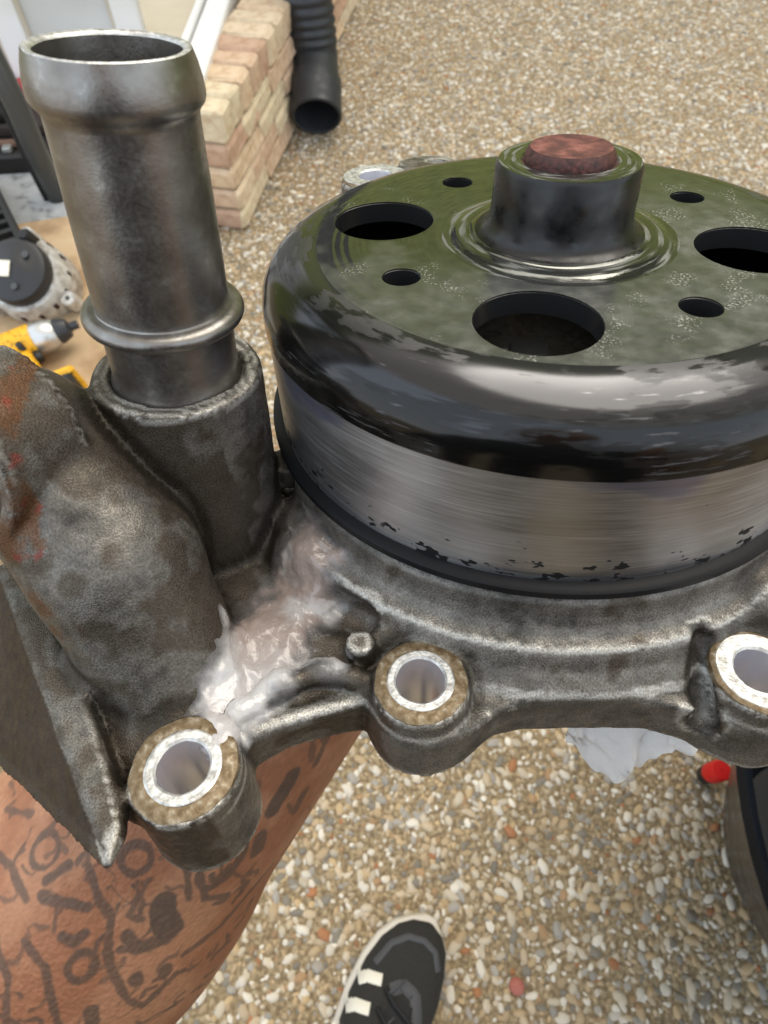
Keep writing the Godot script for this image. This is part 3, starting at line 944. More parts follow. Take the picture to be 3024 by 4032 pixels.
func pulley(root: Node3D) -> void:
	var hold := Node3D.new(); hold.name = "pulley"; root.add_child(hold)
	var face := orm_mat(face_maps(768, 768, 201, 0.56, true))
	var hn := PackedByteArray(); hn.resize(512 * 512)
	var rn := noise(0.02, 207, 3)
	for y in 512:
		for x in 512:
			var r := Vector2(x - 255.5, y - 255.5).length()
			hn[y * 512 + x] = int(clampf(0.5 + 0.22 * sin(r * 0.22) + 0.10 * sin(r * 0.71 + 1.0) + 0.3 * rn.get_noise_2d(x, y), 0, 1) * 255)
	face.heightmap_enabled = true
	face.heightmap_texture = tex(Image.create_from_data(512, 512, false, Image.FORMAT_L8, hn))
	face.heightmap_scale = 0.005
	part("face", disc_face(0, 1, 23.0, 48.0), face, hold)
	part("inner_face", disc_face(-4.2, -1, 10.0, 57.0), M.black, hold)
	for k in 8:
		var big := k < 4
		var a := deg_to_rad(BIG[k] if big else SMALL[k - 4])
		var r := 10.5 if big else 3.57
		var rim := mat(lin(0.02, 0.02, 0.021), 0.25)
		part("bolt_hole" if not big else "access_hole", lathe([Vector2(r + 0.45, 0.012), Vector2(r - 0.05, -0.35), Vector2(r - 0.05, -4.2)], 48, 0.001), rim, hold, Transform3D(Basis(), mm(Vector3(cos(a), 0, sin(a)) * 35.85)))
	# rounded shoulder: pale sky reflection painted in above, black paint below
	var W := 1536; var H := 192
	var sn := gray(noise(0.006, 211, 4), W, H); var s2 := gray(noise(0.03, 212, 4), W, H)
	var st := noise(1.0, 213, 4)
	var al := PackedByteArray(); al.resize(W * H * 3)
	var orm := PackedByteArray(); orm.resize(W * H * 3)
	for y in H:
		var v := float(y) / H
		for x in W:
			var i := y * W + x
			var a := TAU * x / W
			var wear := st.get_noise_3d(cos(a) * 6.0, v * 26.0, sin(a) * 6.0)     # scratches run round the pulley
			var sky_sheen := smoothstep(0.58, 0.44, v + (sn[i] / 255.0 - 0.5) * 0.45 + wear * 0.14)
			var hz := smoothstep(0.52, 0.66, sn[i] / 255.0 * 0.6 + s2[i] / 255.0 * 0.4 + wear * 0.12)
			var sc := 0.6 * smoothstep(0.26, 0.46, wear) * smoothstep(0.5, 0.62, sn[(i * 1 + W * 40) % (W * H)] / 255.0)
			var base := lerpf(0.06, 0.27, sky_sheen)
			base = lerpf(base, 0.72, sc * 0.7)
			var top := smoothstep(0.34, 0.04, v + (sn[i] / 255.0 - 0.5) * 0.12)
			base = lerpf(base, 0.45, top)
			al[i * 3] = int(base * 255); al[i * 3 + 1] = int(base * 255); al[i * 3 + 2] = int(clampf(base * 1.03, 0, 1) * 255)
			orm[i * 3] = 255
			orm[i * 3 + 1] = int(clampf(lerpf(0.15 + 0.26 * hz + 0.2 * sc + wear * 0.08, 0.16 + 0.25 * hz, top), 0.04, 1) * 255)
			orm[i * 3 + 2] = int(clampf(maxf(lerpf(0.1, 0.9, sky_sheen) + 0.3 * sc, 0.8 * top), 0, 1) * 255)
	var sh := orm_mat([tex(Image.create_from_data(W, H, false, Image.FORMAT_RGB8, al)), tex(Image.create_from_data(W, H, false, Image.FORMAT_RGB8, orm))])
	var prof := []
	for i in 17:
		var t := i / 16.0 * PI / 2
		prof.append(Vector2(48.0 + 12.1 * sin(t), -9.4 + 9.4 * cos(t)))
	prof.append(Vector2(60.1, -11.9))
	part("shoulder", lathe(prof, 180, 0.001, 0.7, noise(0.05, 214, 2), 0.12), sh, hold)
	# machined band
	W = 2048; H = 256
	var b1 := gray(noise(0.004, 221, 4), W, H); var b2 := gray(noise(0.02, 222, 4), W, H); var b3 := gray(noise(0.05, 223, 3), W, H)
	al.resize(W * H * 3); orm.resize(W * H * 3)
	for y in H:
		var v := float(y) / H
		for x in W:
			var i := y * W + x
			var a := TAU * x / W
			var s := st.get_noise_3d(cos(a) * 3.0, v * 60.0, sin(a) * 3.0)
			var line := smoothstep(0.30, 0.5, st.get_noise_3d(cos(a) * 1.2 + 40.0, v * 110.0, sin(a) * 1.2))
			var c := 0.73 + (b1[i] / 255.0 - 0.5) * 0.18 + s * 0.09 + line * 0.14
			var tint := Color(c * 0.98, c * 0.985, c * 1.0)
			var blue := smoothstep(0.24, 0.06, absf(v - 0.10)) * smoothstep(0.50, 0.72, b1[(i + 900) % (W * H)] / 255.0)
			tint = tint.lerp(Color(0.50, 0.52, 0.66), blue * 0.6)
			var chip := smoothstep(0.72, 0.76, b2[i] / 255.0 * 0.6 + b3[i] / 255.0 * 0.4 + smoothstep(0.70, 1.0, v) * 0.13 - smoothstep(0.85, 0.6, v) * 0.10)
			tint = tint.lerp(Color(0.10, 0.10, 0.105), chip)
			al[i * 3] = int(clampf(tint.r, 0, 1) * 255); al[i * 3 + 1] = int(clampf(tint.g, 0, 1) * 255); al[i * 3 + 2] = int(clampf(tint.b, 0, 1) * 255)
			orm[i * 3] = 255
			orm[i * 3 + 1] = int(clampf(0.42 + (b1[i] / 255.0 - 0.5) * 0.12 + s * 0.12 + chip * 0.2, 0.1, 1) * 255)
			orm[i * 3 + 2] = int(clampf(0.95 - chip * 0.7, 0, 1) * 255)
	var bm := orm_mat([tex(Image.create_from_data(W, H, false, Image.FORMAT_RGB8, al)), tex(Image.create_from_data(W, H, false, Image.FORMAT_RGB8, orm))])
	part("belt_band", lathe([Vector2(59.85, -11.9), Vector2(59.7, -12.2), Vector2(59.7, -35.5)], 180, 0.001, 0.9), bm, hold)
	var lipm := mat(lin(0.008, 0.0085, 0.0105), 0.42)
	lipm.metallic_specular = 0.32
	part("rim_lip", lathe([Vector2(59.6, -35.45), Vector2(61.3, -35.7), Vector2(62.0, -36.2), Vector2(62.0, -37.6), Vector2(61.4, -38.1), Vector2(57.0, -38.1), Vector2(57.0, -4.2)], 160, 0.001, 0.75), lipm, hold)
	# hub with its stepped foot
	var hubm := orm_mat(face_maps(512, 256, 231, 0.60, false))
	var hub := mat(lin(0.007, 0.007, 0.008), 1.0, 0.0)
	hub.albedo_texture = null
	hub.roughness_texture = gray_tex(noise(0.02, 232, 5), 256, 256, 0.22, 0.46, 1.6)
	tri(hub, 45.0)
	part("hub", lathe([Vector2(12.9, 13.45), Vector2(13.4, 12.7), Vector2(13.5, 6.0), Vector2(13.7, 4.0), Vector2(14.2, 2.5), Vector2(15.2, 1.35), Vector2(16.4, 0.95)], 96, 0.001, 0.7), hub, hold)
	part("hub_step", lathe([Vector2(16.4, 0.95), Vector2(17.2, 0.85), Vector2(17.5, 0.62), Vector2(19.6, 0.58), Vector2(20.4, 0.40), Vector2(21.2, 0.06), Vector2(23.0, 0.0)], 96, 0.001, 0.85), hubm, hold)
	part("hub_end", lathe([Vector2(8.6, 13.2), Vector2(8.9, 13.5), Vector2(12.4, 13.52), Vector2(12.9, 13.45)], 96, 0.001, 0.8), hubm, hold)
	var rust := mat(Color.WHITE, 0.8)
	rust.albedo_texture = tex(ramp_image(noise(0.014, 241, 6), 256, 256, [[0.0, Color(0.27, 0.15, 0.13)], [0.4, Color(0.37, 0.215, 0.185)], [0.55, Color(0.43, 0.255, 0.22)], [0.75, Color(0.50, 0.31, 0.27)], [1.0, Color(0.60, 0.41, 0.37)]]))
	tri(rust, 50.0); bump(rust, gray_tex(noise(0.06, 242, 4), 256, 256, 0, 1, 1.5), 0.12)
	var dkr := mat(Color.WHITE, 0.6)
	dkr.albedo_texture = tex(ramp_image(noise(0.04, 243, 5), 256, 256, [[0.0, Color(0.16, 0.09, 0.085)], [0.5, Color(0.28, 0.15, 0.135)], [1.0, Color(0.42, 0.24, 0.21)]]))
	tri(dkr, 50.0); bump(dkr, gray_tex(noise(0.06, 242, 4), 256, 256, 0, 1, 1.5), 0.1)
	part("shaft", lathe([Vector2(7.4, 15.6), Vector2(7.9, 15.0), Vector2(8.25, 14.2), Vector2(8.3, 13.2), Vector2(8.6, 13.2)], 64, 0.001, 0.8), dkr, hold)
	part("shaft_end", lathe([Vector2(0.01, 15.5), Vector2(5.6, 15.5), Vector2(6.4, 15.62), Vector2(7.4, 15.6)], 64, 0.001, 0.9), rust, hold)

func hose_pipe(root: Node3D) -> void:
	var hold := Node3D.new(); hold.name = "hose_pipe"; root.add_child(hold)
	var ax := Vector3(0.085, 1.0, 0.01).normalized()
	var bx := Vector3.RIGHT.slide(ax).normalized()
	hold.transform = Transform3D(Basis(bx, ax, bx.cross(ax)), mm(Vector3(-74.8, -13.1, 22.1)))
	var prof := [Vector2(12.1, -1.0), Vector2(11.6, 0.2), Vector2(11.4, 1.0), Vector2(11.35, 10.0), Vector2(11.3, 10.6)]
	var body := lathe(prof, 96, 0.001, 0.6)
	part("lower_tube", body, M.steel, hold)
	var bead := []
	for i in 15:
		var t := -1.9 + 3.8 * i / 14.0
		bead.append(Vector2(12.0 + 1.75 * cos(t), 12.1 + 1.55 * sin(t)))
	bead.insert(0, Vector2(11.3, 10.5)); bead.append(Vector2(11.2, 13.9))
	bead.reverse()
	part("bead_ring", lathe(bead, 96, 0.001, 0.5), M.steel, hold)
	var up := [Vector2(11.25, 13.6), Vector2(11.15, 20), Vector2(11.0, 30), Vector2(10.68, 39.0), Vector2(10.64, 41.6), Vector2(10.70, 42.3), Vector2(11.15, 43.0), Vector2(11.62, 43.5), Vector2(11.82, 44.1), Vector2(11.84, 44.8), Vector2(11.7, 46.2), Vector2(11.3, 48.0), Vector2(10.8, 49.5)]
	up.reverse()
	var tb := lathe(up, 96, 0.001, 0.6, noise(0.10, 251, 2), 0.045)
	part("upper_tube", tb, M.steel, hold)
	part("rim", lathe([Vector2(9.55, 49.15), Vector2(9.75, 49.5), Vector2(10.55, 49.7), Vector2(10.75, 49.5)], 96, 0.001, 0.5, noise(0.25, 252, 2), 0.12), M.bright, hold)
	part("bore", lathe([Vector2(9.0, -5.0), Vector2(9.2, 10.0), Vector2(9.4, 40.0), Vector2(9.55, 49.15)], 72, 0.001, 0.6), M.steel, hold)

func housing_field() -> Field:
	var f := Field.new()
	# left flange plate: a wedge that thins out towards its tip
	var along := Vector3(-0.561, 0, -0.828).normalized()
	var bx := Vector3.UP.cross(along).normalized()
	f.prism(PackedVector2Array([Vector2(-137.0, 48.0), Vector2(-96.0, 108.0), Vector2(-79.2, 96.8), Vector2(-78.6, 92.0), Vector2(-80.7, 86.9), Vector2(-88.1, 74.2), Vector2(-98.6, 58.9), Vector2(-115.0, 34.0)]), -84.0, -49.6, 0.5, 1.5, Vector3(-106, -66, 70), 56.0)
	var splay := Basis(bx, Vector3.UP, along) * Basis(Vector3.BACK, 0.64)
	f.box(Transform3D(splay, Vector3(-99.9, -49.6, 66.6) + splay.x * 20.3), Vector3(19.5, 40.0, 60.0), 0.5, 0.8, 1)
	var tilt := Basis(bx, Vector3.UP, along) * Basis(Vector3.RIGHT, 0.46)
	f.box(Transform3D(tilt, Vector3(-102.5, -71.5, 63.0) - tilt.y * 25.0), Vector3(50, 24.5, 70), 0.5, 1.5, 1)
	# body under the pulley and the stepped apron in front
	f.cylinder(Vector3(0, -39.4, 0), Vector3(0, -70, 0), 58.5, 58.5, 0.5)
	f.turned(PackedVector2Array([Vector2(40, -39.9), Vector2(60.0, -40.0), Vector2(60.9, -40.9), Vector2(61.3, -43.4), Vector2(62.2, -45.6), Vector2(63.8, -47.0), Vector2(65.9, -47.7), Vector2(66.8, -48.7), Vector2(68.0, -51.0), Vector2(70.9, -53.7), Vector2(71.4, -54.5), Vector2(71.2, -65.4), Vector2(40, -65.4)]), 0.3, 24.0, 1.5)
	f.prism(PackedVector2Array([Vector2(62, 30), Vector2(62, 78), Vector2(37, 79), Vector2(28, 80), Vector2(20, 76), Vector2(12, 73), Vector2(4, 71.4), Vector2(-4, 71), Vector2(-12, 71.6), Vector2(-18, 73), Vector2(-24, 77), Vector2(-31, 79), Vector2(-37, 77), Vector2(-42, 70.5), Vector2(-50, 71.5), Vector2(-57, 73.5), Vector2(-63, 77), Vector2(-66, 84), Vector2(-72, 91), Vector2(-77, 88), Vector2(-79, 86), Vector2(-114, 30), Vector2(-122, 14), Vector2(-92, 3), Vector2(-62, 12), Vector2(-50, 20), Vector2(-20, 30)]), -66.0, -55.0, 1.0, 2.5, Vector3(-30, -60, 45), 112.0)
	# bosses
	f.cylinder(Vector3(-31.7, -50.4, 69), Vector3(-31.7, -66.5, 69.6), 8.7, 10.2, 1.8)
	f.cylinder(Vector3(28.5, -50.4, 70), Vector3(28.5, -66.5, 70.6), 8.6, 10.4, 1.8)
	f.cylinder(Vector3(-71.4, -50.4, 82.7), Vector3(-71.6, -69.5, 83.4), 9.2, 9.9, 2.0)
	# rib between left and middle boss
	for q in [[-64, -54.2, 72, -57, -53.0, 67], [-57, -53.0, 67, -50, -52.6, 65], [-50, -52.6, 65, -43.5, -53.2, 66], [-43.5, -53.2, 66, -39, -55, 69]]:
		f.capsule(Vector3(q[0], q[1], q[2]), Vector3(q[3], q[4], q[5]), 1.9, 1.9, 2.0)
	f.capsule(Vector3(-62, -56.0, 74.5), Vector3(-43, -55.6, 69.5), 1.5, 1.5, 2.0)
	# ridge round the pocket and the cast stud
	f.capsule(Vector3(-42, -53.8, 60), Vector3(-37, -53.0, 56), 2.6, 2.4, 2.0)
	f.capsule(Vector3(-37, -52.8, 57), Vector3(-37.5, -51.5, 51), 2.0, 1.9, 2.0)
	f.capsule(Vector3(-37.5, -51.5, 51), Vector3(-44, -50.6, 44), 1.9, 1.8, 2.0)
	f.capsule(Vector3(-45, -51.5, 44), Vector3(-56, -52.0, 34), 4.0, 4.5, 4.0)
	f.cylinder(Vector3(-42.4, -48.3, 61.2), Vector3(-42.4, -54, 61.2), 2.7, 2.9, 0.7)
	f.capsule(Vector3(-29, -54.5, 60), Vector3(-25, -52.5, 56), 2.5, 2.5, 4.0)
	f.capsule(Vector3(-48, -52.2, 51), Vector3(-42, -52.4, 53.5), 4.0, 3.6, 2.0, 1)
	f.capsule(Vector3(20.4, -49.0, 63.5), Vector3(19.4, -58.0, 74.5), 1.7, 2.3, 2.0, 1)
	f.capsule(Vector3(36, -48.0, 55), Vector3(54, -44.0, 50), 5.0, 7.0, 5.0)
	# neck that takes the hose pipe
	f.cylinder(Vector3(-74.8, -13.1, 22.1), Vector3(-77.6, -60, 22.0), 15.7, 16.6, 3.0)
	f.cylinder(Vector3(-74.4, -5.0, 22.1), Vector3(-75.4, -24, 22.1), 12.1, 12.1, 0.4, 1)
	# swept outlet left of it
	f.capsule(Vector3(-80, -58, 60), Vector3(-87, -38, 49), 14.0, 15.0, 3.0)
	f.capsule(Vector3(-87, -38, 49), Vector3(-101, -19.0, 36), 15.0, 14.2, 2.5)
	f.cylinder(Vector3(-100, -17.5, 35), Vector3(-107.0, -13.5, 47.5), 16.2, 15.2, 0.8)
	f.cylinder(Vector3(-106.2, -14.0, 46.0), Vector3(-110.0, -11.8, 53.0), 11.5, 12.5, 0.8, 1)
	f.cylinder(Vector3(-104.0, -15.2, 42.2), Vector3(-106.6, -13.8, 46.6), 11.2, 11.6, 0.5)
	f.capsule(Vector3(-72, -59, 68), Vector3(-82, -61, 74), 6.0, 6.0, 4.0)
	# tall bosses at the back and the small lug at the left
	f.cylinder(Vector3(-35.3, -5.9, -56.8), Vector3(-35.3, -66, -54), 9.3, 10.5, 2.0)
	f.cylinder(Vector3(-19.3, -8.7, -77.7), Vector3(-19.3, -66, -74), 9.0, 10.0, 2.0)
	f.box(Transform3D(Basis(), Vector3(-24, -30, -64)), Vector3(7, 19, 8), 2.0, 3.0)
	f.box(Transform3D(Basis(), Vector3(-20, -52, -45)), Vector3(20, 12, 24), 2.0, 3.0)
	f.cylinder(Vector3(-57.6, -40.2, 17.4), Vector3(-57.6, -45.5, 17.4), 4.6, 4.8, 1.0)
	f.capsule(Vector3(-57, -55, 18), Vector3(-50, -55, 26), 5.5, 5.0, 3.0)
	f.capsule(Vector3(-79.5, -56.5, 86), Vector3(-74, -57, 84), 2.8, 4.5, 1.5)
	# bolt holes
	for c in [Vector3(-31.7, -50, 69), Vector3(28.5, -50, 70), Vector3(-71.4, -50, 82.7)]:
		f.cylinder(c + Vector3(0, 4, 0), c - Vector3(0, 30, 0), 4.7, 4.7, 0.3, 1)
	f.cylinder(Vector3(-35.3, 2, -56.8), Vector3(-35.3, -40, -56.8), 4.7, 4.7, 0.3, 1)
	f.cylinder(Vector3(-16.5, 2, -79), Vector3(-16.5, -20, -79), 2.2, 2.2, 0.3, 1)
	f.bumps = noise(0.09, 301, 3)
	f.bump_by = 0.22
	return f

func housing(root: Node3D) -> void:
	var f := housing_field()
	var s := surface_nets(f, Vector3(-140, -86, -92), Vector3(50, 6, 112), 0.85)
	var v: PackedVector3Array = s[0]; var n: PackedVector3Array = s[1]
	var col := PackedColorArray(); col.resize(v.size())
	var big := noise(0.03, 311, 4); var mid := noise(0.12, 312, 4); var fine := noise(0.5, 313, 3)
	var all := f.all()
	for i in v.size():
		var p := v[i]; var q := n[i]
		var b := big.get_noise_3dv(p); var m := mid.get_noise_3dv(p); var g := fine.get_noise_3dv(p)
		var c := Color(0.30, 0.288, 0.27)
		c = c * clampf(1.0 + 0.65 * b + 0.65 * m + 0.30 * g, 0.25, 2.0)
		# brown grease film in broad patches, heavier round the outlet and neck
		var film := smoothstep(0.0, 0.32, b + 0.7 * m + (0.27 if p.x < -66 else -0.08))
		c = c.lerp(Color(0.082, 0.060, 0.038), 0.78 * film)
		# raised edges rubbed to bare metal
		var near_list := f.near(p, 5.0, all)
		var level := f.bump_by * f.bumps.get_noise_3dv(p)
		var lift := 1.6 + f.val(p - q * 1.6, near_list) - f.bump_by * f.bumps.get_noise_3dv(p - q * 1.6) + level
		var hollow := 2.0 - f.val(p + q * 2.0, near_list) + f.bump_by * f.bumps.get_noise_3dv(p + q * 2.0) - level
		var wear := smoothstep(0.09, 0.30, lift - 2.5 * maxf(hollow, 0.0) + 0.10 * g + 0.06 * m)
		c = c.lerp(Color(0.78, 0.78, 0.76), wear * (0.85 if p.x > -84 else 0.30))
		var rr := Vector2(p.x, p.z).length()
		var rub := exp(-pow((rr - 66.0) / 0.6, 2.0)) * smoothstep(-49.2, -48.0, p.y) * smoothstep(26.0, 40.0, p.z)
		rub = maxf(rub, exp(-pow((p.y + 54.0) / 0.7, 2.0)) * smoothstep(67.5, 69.5, rr) * smoothstep(56.0, 62.0, p.z) * smoothstep(-68.0, -60.0, p.x))
		c = c.lerp(Color(0.78, 0.78, 0.76), smoothstep(0.35, 0.75, rub + 0.35 * g + 0.15 * m) * 0.9)
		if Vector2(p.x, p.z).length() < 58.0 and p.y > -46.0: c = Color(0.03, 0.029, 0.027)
		# inside corners coloured darker brown the more hollow they are
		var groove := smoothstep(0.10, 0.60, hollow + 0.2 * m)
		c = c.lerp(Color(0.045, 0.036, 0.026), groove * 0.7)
		# shade and skin reflection painted dark brown on the splayed flange side
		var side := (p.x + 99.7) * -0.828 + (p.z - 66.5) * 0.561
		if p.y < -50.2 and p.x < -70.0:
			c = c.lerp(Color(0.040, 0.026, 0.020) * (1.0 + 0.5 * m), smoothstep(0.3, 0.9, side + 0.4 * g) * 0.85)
		# rust and red flecks on the outlet collar
		if p.x < -92 and p.y > -42:
			var r := smoothstep(-0.05, 0.28, mid.get_noise_3dv(p * 0.6 + Vector3(40, 0, 0)) + 0.3 * g)
			c = c.lerp(Color(0.20, 0.085, 0.03), 0.75 * r)
			var red := smoothstep(0.38, 0.48, mid.get_noise_3dv(p * 1.4 + Vector3(0, 90, 0)))
			c = c.lerp(Color(0.34, 0.055, 0.04), red * 0.7)
		c.a = 1.0
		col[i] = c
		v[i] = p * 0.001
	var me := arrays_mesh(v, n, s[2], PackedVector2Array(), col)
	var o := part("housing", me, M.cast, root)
	sealant(root, v, n, s[2])
	print("housing vertices ", v.size())
	# machined seats of the bosses, with their bores
	var seat_mat := mat(Color.WHITE, 1.0, 0.5)
	seat_mat.albedo_texture = tex(ramp_image(noise(0.014, 321, 6), 512, 512, [[0.0, Color(0.36, 0.295, 0.21)], [0.35, Color(0.46, 0.39, 0.29)], [0.5, Color(0.50, 0.435, 0.335)], [0.65, Color(0.55, 0.49, 0.40)], [1.0, Color(0.74, 0.71, 0.64)]]))
	seat_mat.roughness_texture = gray_tex(noise(0.05, 322, 3), 256, 256, 0.4, 0.75)
	tri(seat_mat, 60.0); bump(seat_mat, gray_tex(noise(0.08, 323, 3), 256, 256, 0, 1, 1.5), 0.05)
	var bore := mat(lin(0.86, 0.86, 0.92), 0.34, 0.85)
	for e in [[Vector3(-31.7, -50, 69), 8.3, 6.1], [Vector3(28.5, -50, 70), 8.3, 7.6], [Vector3(-71.4, -50, 82.7), 8.8, 6.4], [Vector3(-35.3, -5.5, -56.8), 9.0, 8.6]]:
		var at := Transform3D(Basis(), mm(e[0] + Vector3(0, 0.0, 0)))
		part("stained_seat", lathe([Vector2(e[2] - 0.1, 0.30), Vector2(e[1] - 0.6, 0.28), Vector2(e[1], -0.1), Vector2(e[1] + 0.15, -1.2)], 72, 0.001, 0.8, noise(0.3, 324, 2), 0.25), seat_mat, o, at)
		part("bright_seat", lathe([Vector2(4.35, 0.05), Vector2(4.75, 0.40), Vector2(5.0, 0.36), Vector2(5.2, 0.41), Vector2(5.45, 0.36), Vector2(5.7, 0.42), Vector2(e[2] - 0.2, 0.38), Vector2(e[2], 0.22)], 72, 0.001, 0.8, noise(0.25, 325, 2), 0.12), M.bright, o, at)
		part("bore", lathe([Vector2(4.3, -19.0), Vector2(4.3, -0.3), Vector2(4.35, 0.05)], 56, 0.001, 0.9), bore, o, at)

# wet sealant: a thin wrinkled skin that follows the casting under it
func sealant(root: Node3D, v: PackedVector3Array, n: PackedVector3Array, ix: PackedInt32Array) -> void:
	var path := [Vector3(-37, -50, 28), Vector3(-41, -50, 31), Vector3(-46, -50.5, 35), Vector3(-51, -51, 40), Vector3(-55, -52, 46), Vector3(-58.5, -53, 51.5), Vector3(-60.5, -53, 57), Vector3(-62.5, -53, 63), Vector3(-65, -53, 69), Vector3(-66.5, -52, 74), Vector3(-66.5, -52.0, 78)]
	var half := [9.0, 10.5, 11.0, 10.5, 10.0, 10.0, 10.0, 9.0, 7.5, 6.5, 5.0]
	var spur := [[Vector3(-56, -52, 60), Vector3(-47.5, -52, 64), 3.2], [Vector3(-48, -52, 42), Vector3(-46, -53, 45), 3.2], [Vector3(-70, -52, 68), Vector3(-77, -54, 66), 2.2]]
	var edge := noise(0.13, 341, 3); var fold := noise(0.10, 342, 4); var tone := noise(0.07, 343, 4)
	var th := PackedFloat32Array(); th.resize(v.size()); th.fill(-2.5)
	for i in v.size():
		var p := v[i] * 1000.0
		if p.x > -30 or p.x < -82 or p.z < 22 or p.z > 84 or p.y < -64 or p.y > -36: continue
		var best := -9.0
		for k in path.size() - 1:
			var a: Vector3 = path[k]; var ba: Vector3 = path[k + 1] - a
			var t := clampf((p - a).dot(ba) / ba.length_squared(), 0, 1)
			best = maxf(best, lerpf(half[k], half[k + 1], t) - (p - a - ba * t).length())
		for s in spur:
			var ba: Vector3 = s[1] - s[0]
			var t := clampf((p - s[0]).dot(ba) / ba.length_squared(), 0, 1)
			best = maxf(best, s[2] - (p - s[0] - ba * t).length())
		best += 3.4 * edge.get_noise_3dv(p)
		th[i] = best
	var map := {}
	var w := PackedVector3Array(); var wn := PackedVector3Array(); var col := PackedColorArray(); var wi := PackedInt32Array()
	for t in range(0, ix.size(), 3):
		if maxf(th[ix[t]], maxf(th[ix[t + 1]], th[ix[t + 2]])) < -0.2: continue
		for e in 3:
			var i := ix[t + e]
			if not map.has(i):
				map[i] = w.size()
				var p := v[i] * 1000.0
				var d := th[i]
				var rise := 1.25 * smoothstep(0.5, 6.0, d) + 0.22 * smoothstep(-0.2, 0.6, d)
				rise *= 1.0 + 0.9 * fold.get_noise_3dv(p) + 0.45 * fold.get_noise_3dv(p * 2.3)
				if d < 0.3: rise = minf(rise, 0.6 * (d - 0.05))
				w.append((p + n[i] * rise) * 0.001)
				wn.append(n[i])
				var k := tone.get_noise_3dv(p)
				var c := Color(0.37, 0.30, 0.27).lerp(Color(0.50, 0.475, 0.46), smoothstep(-0.05, 0.30, k))
				c = c.lerp(Color(0.56, 0.56, 0.57), smoothstep(56.0, 66.0, p.z) * 0.7)
				c = c.lerp(Color(0.20, 0.21, 0.23), smoothstep(3.2, 0.2, d + 3.0 * k) * 0.75)
				c.a = 0.12 + 0.86 * smoothstep(0.0, 3.8, d + 2.2 * k)
				col.append(c)
			wi.append(map[i])
	# normals from the wrinkled skin itself
	var acc := PackedVector3Array(); acc.resize(w.size())
	for t in range(0, wi.size(), 3):
		var f := (w[wi[t + 1]] - w[wi[t]]).cross(w[wi[t + 2]] - w[wi[t]])
		if f.dot(wn[wi[t]]) < 0.0: f = -f
		for e in 3: acc[wi[t + e]] += f
	for i in w.size():
		if acc[i].length() > 0.0: wn[i] = acc[i].normalized()
	var m := mat(Color.WHITE, 1.0)
	m.vertex_color_use_as_albedo = true
	m.roughness_texture = gray_tex(noise(0.03, 335, 4), 256, 256, 0.03, 0.18, 1.5)
	tri(m, 45.0)
	bump(m, gray_tex(noise(0.03, 336, 5), 256, 256, 0, 1, 1.6), 0.16)
	m.transparency = BaseMaterial3D.TRANSPARENCY_ALPHA
	m.clearcoat_enabled = true
	m.clearcoat = 0.6
	m.clearcoat_roughness = 0.08
	part("sealant_smear", arrays_mesh(w, wn, wi, PackedVector2Array(), col), m, root)

func pump() -> void:
	var root := thing("water_pump", "dirty cast water pump with black pulley and bare steel pipe, held in a hand", "water pump")
	root.transform = pump_frame
	housing(root)
	pulley(root)
	hose_pipe(root)
	var boltm := mat(lin(0.58, 0.55, 0.50), 0.45, 0.4)
	boltm.albedo_texture = M.cast.albedo_texture
	tri(boltm, 60.0)
	part("inner_bolt", lathe([Vector2(4.4, -40), Vector2(4.2, -17.4), Vector2(3.8, -16.7), Vector2(0.01, -16.5)], 40, 0.001, 0.8), boltm, root, Transform3D(Basis(), mm(Vector3(-5.8, 0, 13.4))))

# ------------------------------------------------------------------ white rag
func rag() -> void:
	var st := SurfaceTool.new(); st.begin(Mesh.PRIMITIVE_TRIANGLES)
	st.set_smooth_group(0)
	var nx := 44; var ny := 26
	var n := noise(0.035, 401, 4)
	var p := func(i: int, j: int) -> Vector3:
		var u := float(i) / nx; var w := float(j) / ny
		# hangs from under the pump; the hem dips to a corner left of its middle
		var hem := lerpf(9.0, 20.5, smoothstep(0.0, 0.17, u)) if u < 0.38 else lerpf(20.5, 10.0, smoothstep(0.38, 0.50, u))
		hem += 0.7 * sin(u * 14.0)
		var x := lerpf(1.0, 47.0, u) + 2.0 * w
		var y := -70.0 - w * (16.0 + hem) * 0.86
		var z := 48.0 + w * (13.0 + hem * 0.30) + 2.2 * sin(u * 17.0 + w * 3.0) * w + 7.0 * n.get_noise_2d(u * 110.0, w * 60.0)
		return pump_frame * mm(Vector3(x, y, z))
	for i in nx:
		for j in ny:
			for q in [p.call(i, j), p.call(i + 1, j), p.call(i + 1, j + 1), p.call(i, j), p.call(i + 1, j + 1), p.call(i, j + 1)]: st.add_vertex(q)
	st.generate_normals()
	var m := mat(lin(0.90, 0.90, 0.89), 0.85)
	m.cull_mode = BaseMaterial3D.CULL_DISABLED
	tri(m, 30.0)
	bump(m, gray_tex(noise(0.02, 402, 5), 256, 256, 0, 1, 1.4), 0.5)
	m.backlight_enabled = true
	m.backlight = Color(0.3, 0.3, 0.3)
	tag(part("white_rag", st.commit(), m, self), "crumpled white rag hanging below the pump between its right bosses", "rag")

# ------------------------------------------------------------------ the person who holds the pump
const WRIST := Vector3(-0.0259, 0.7117, -0.0738)
const ELBOW := Vector3(-0.1584, 0.5867, 0.0626)

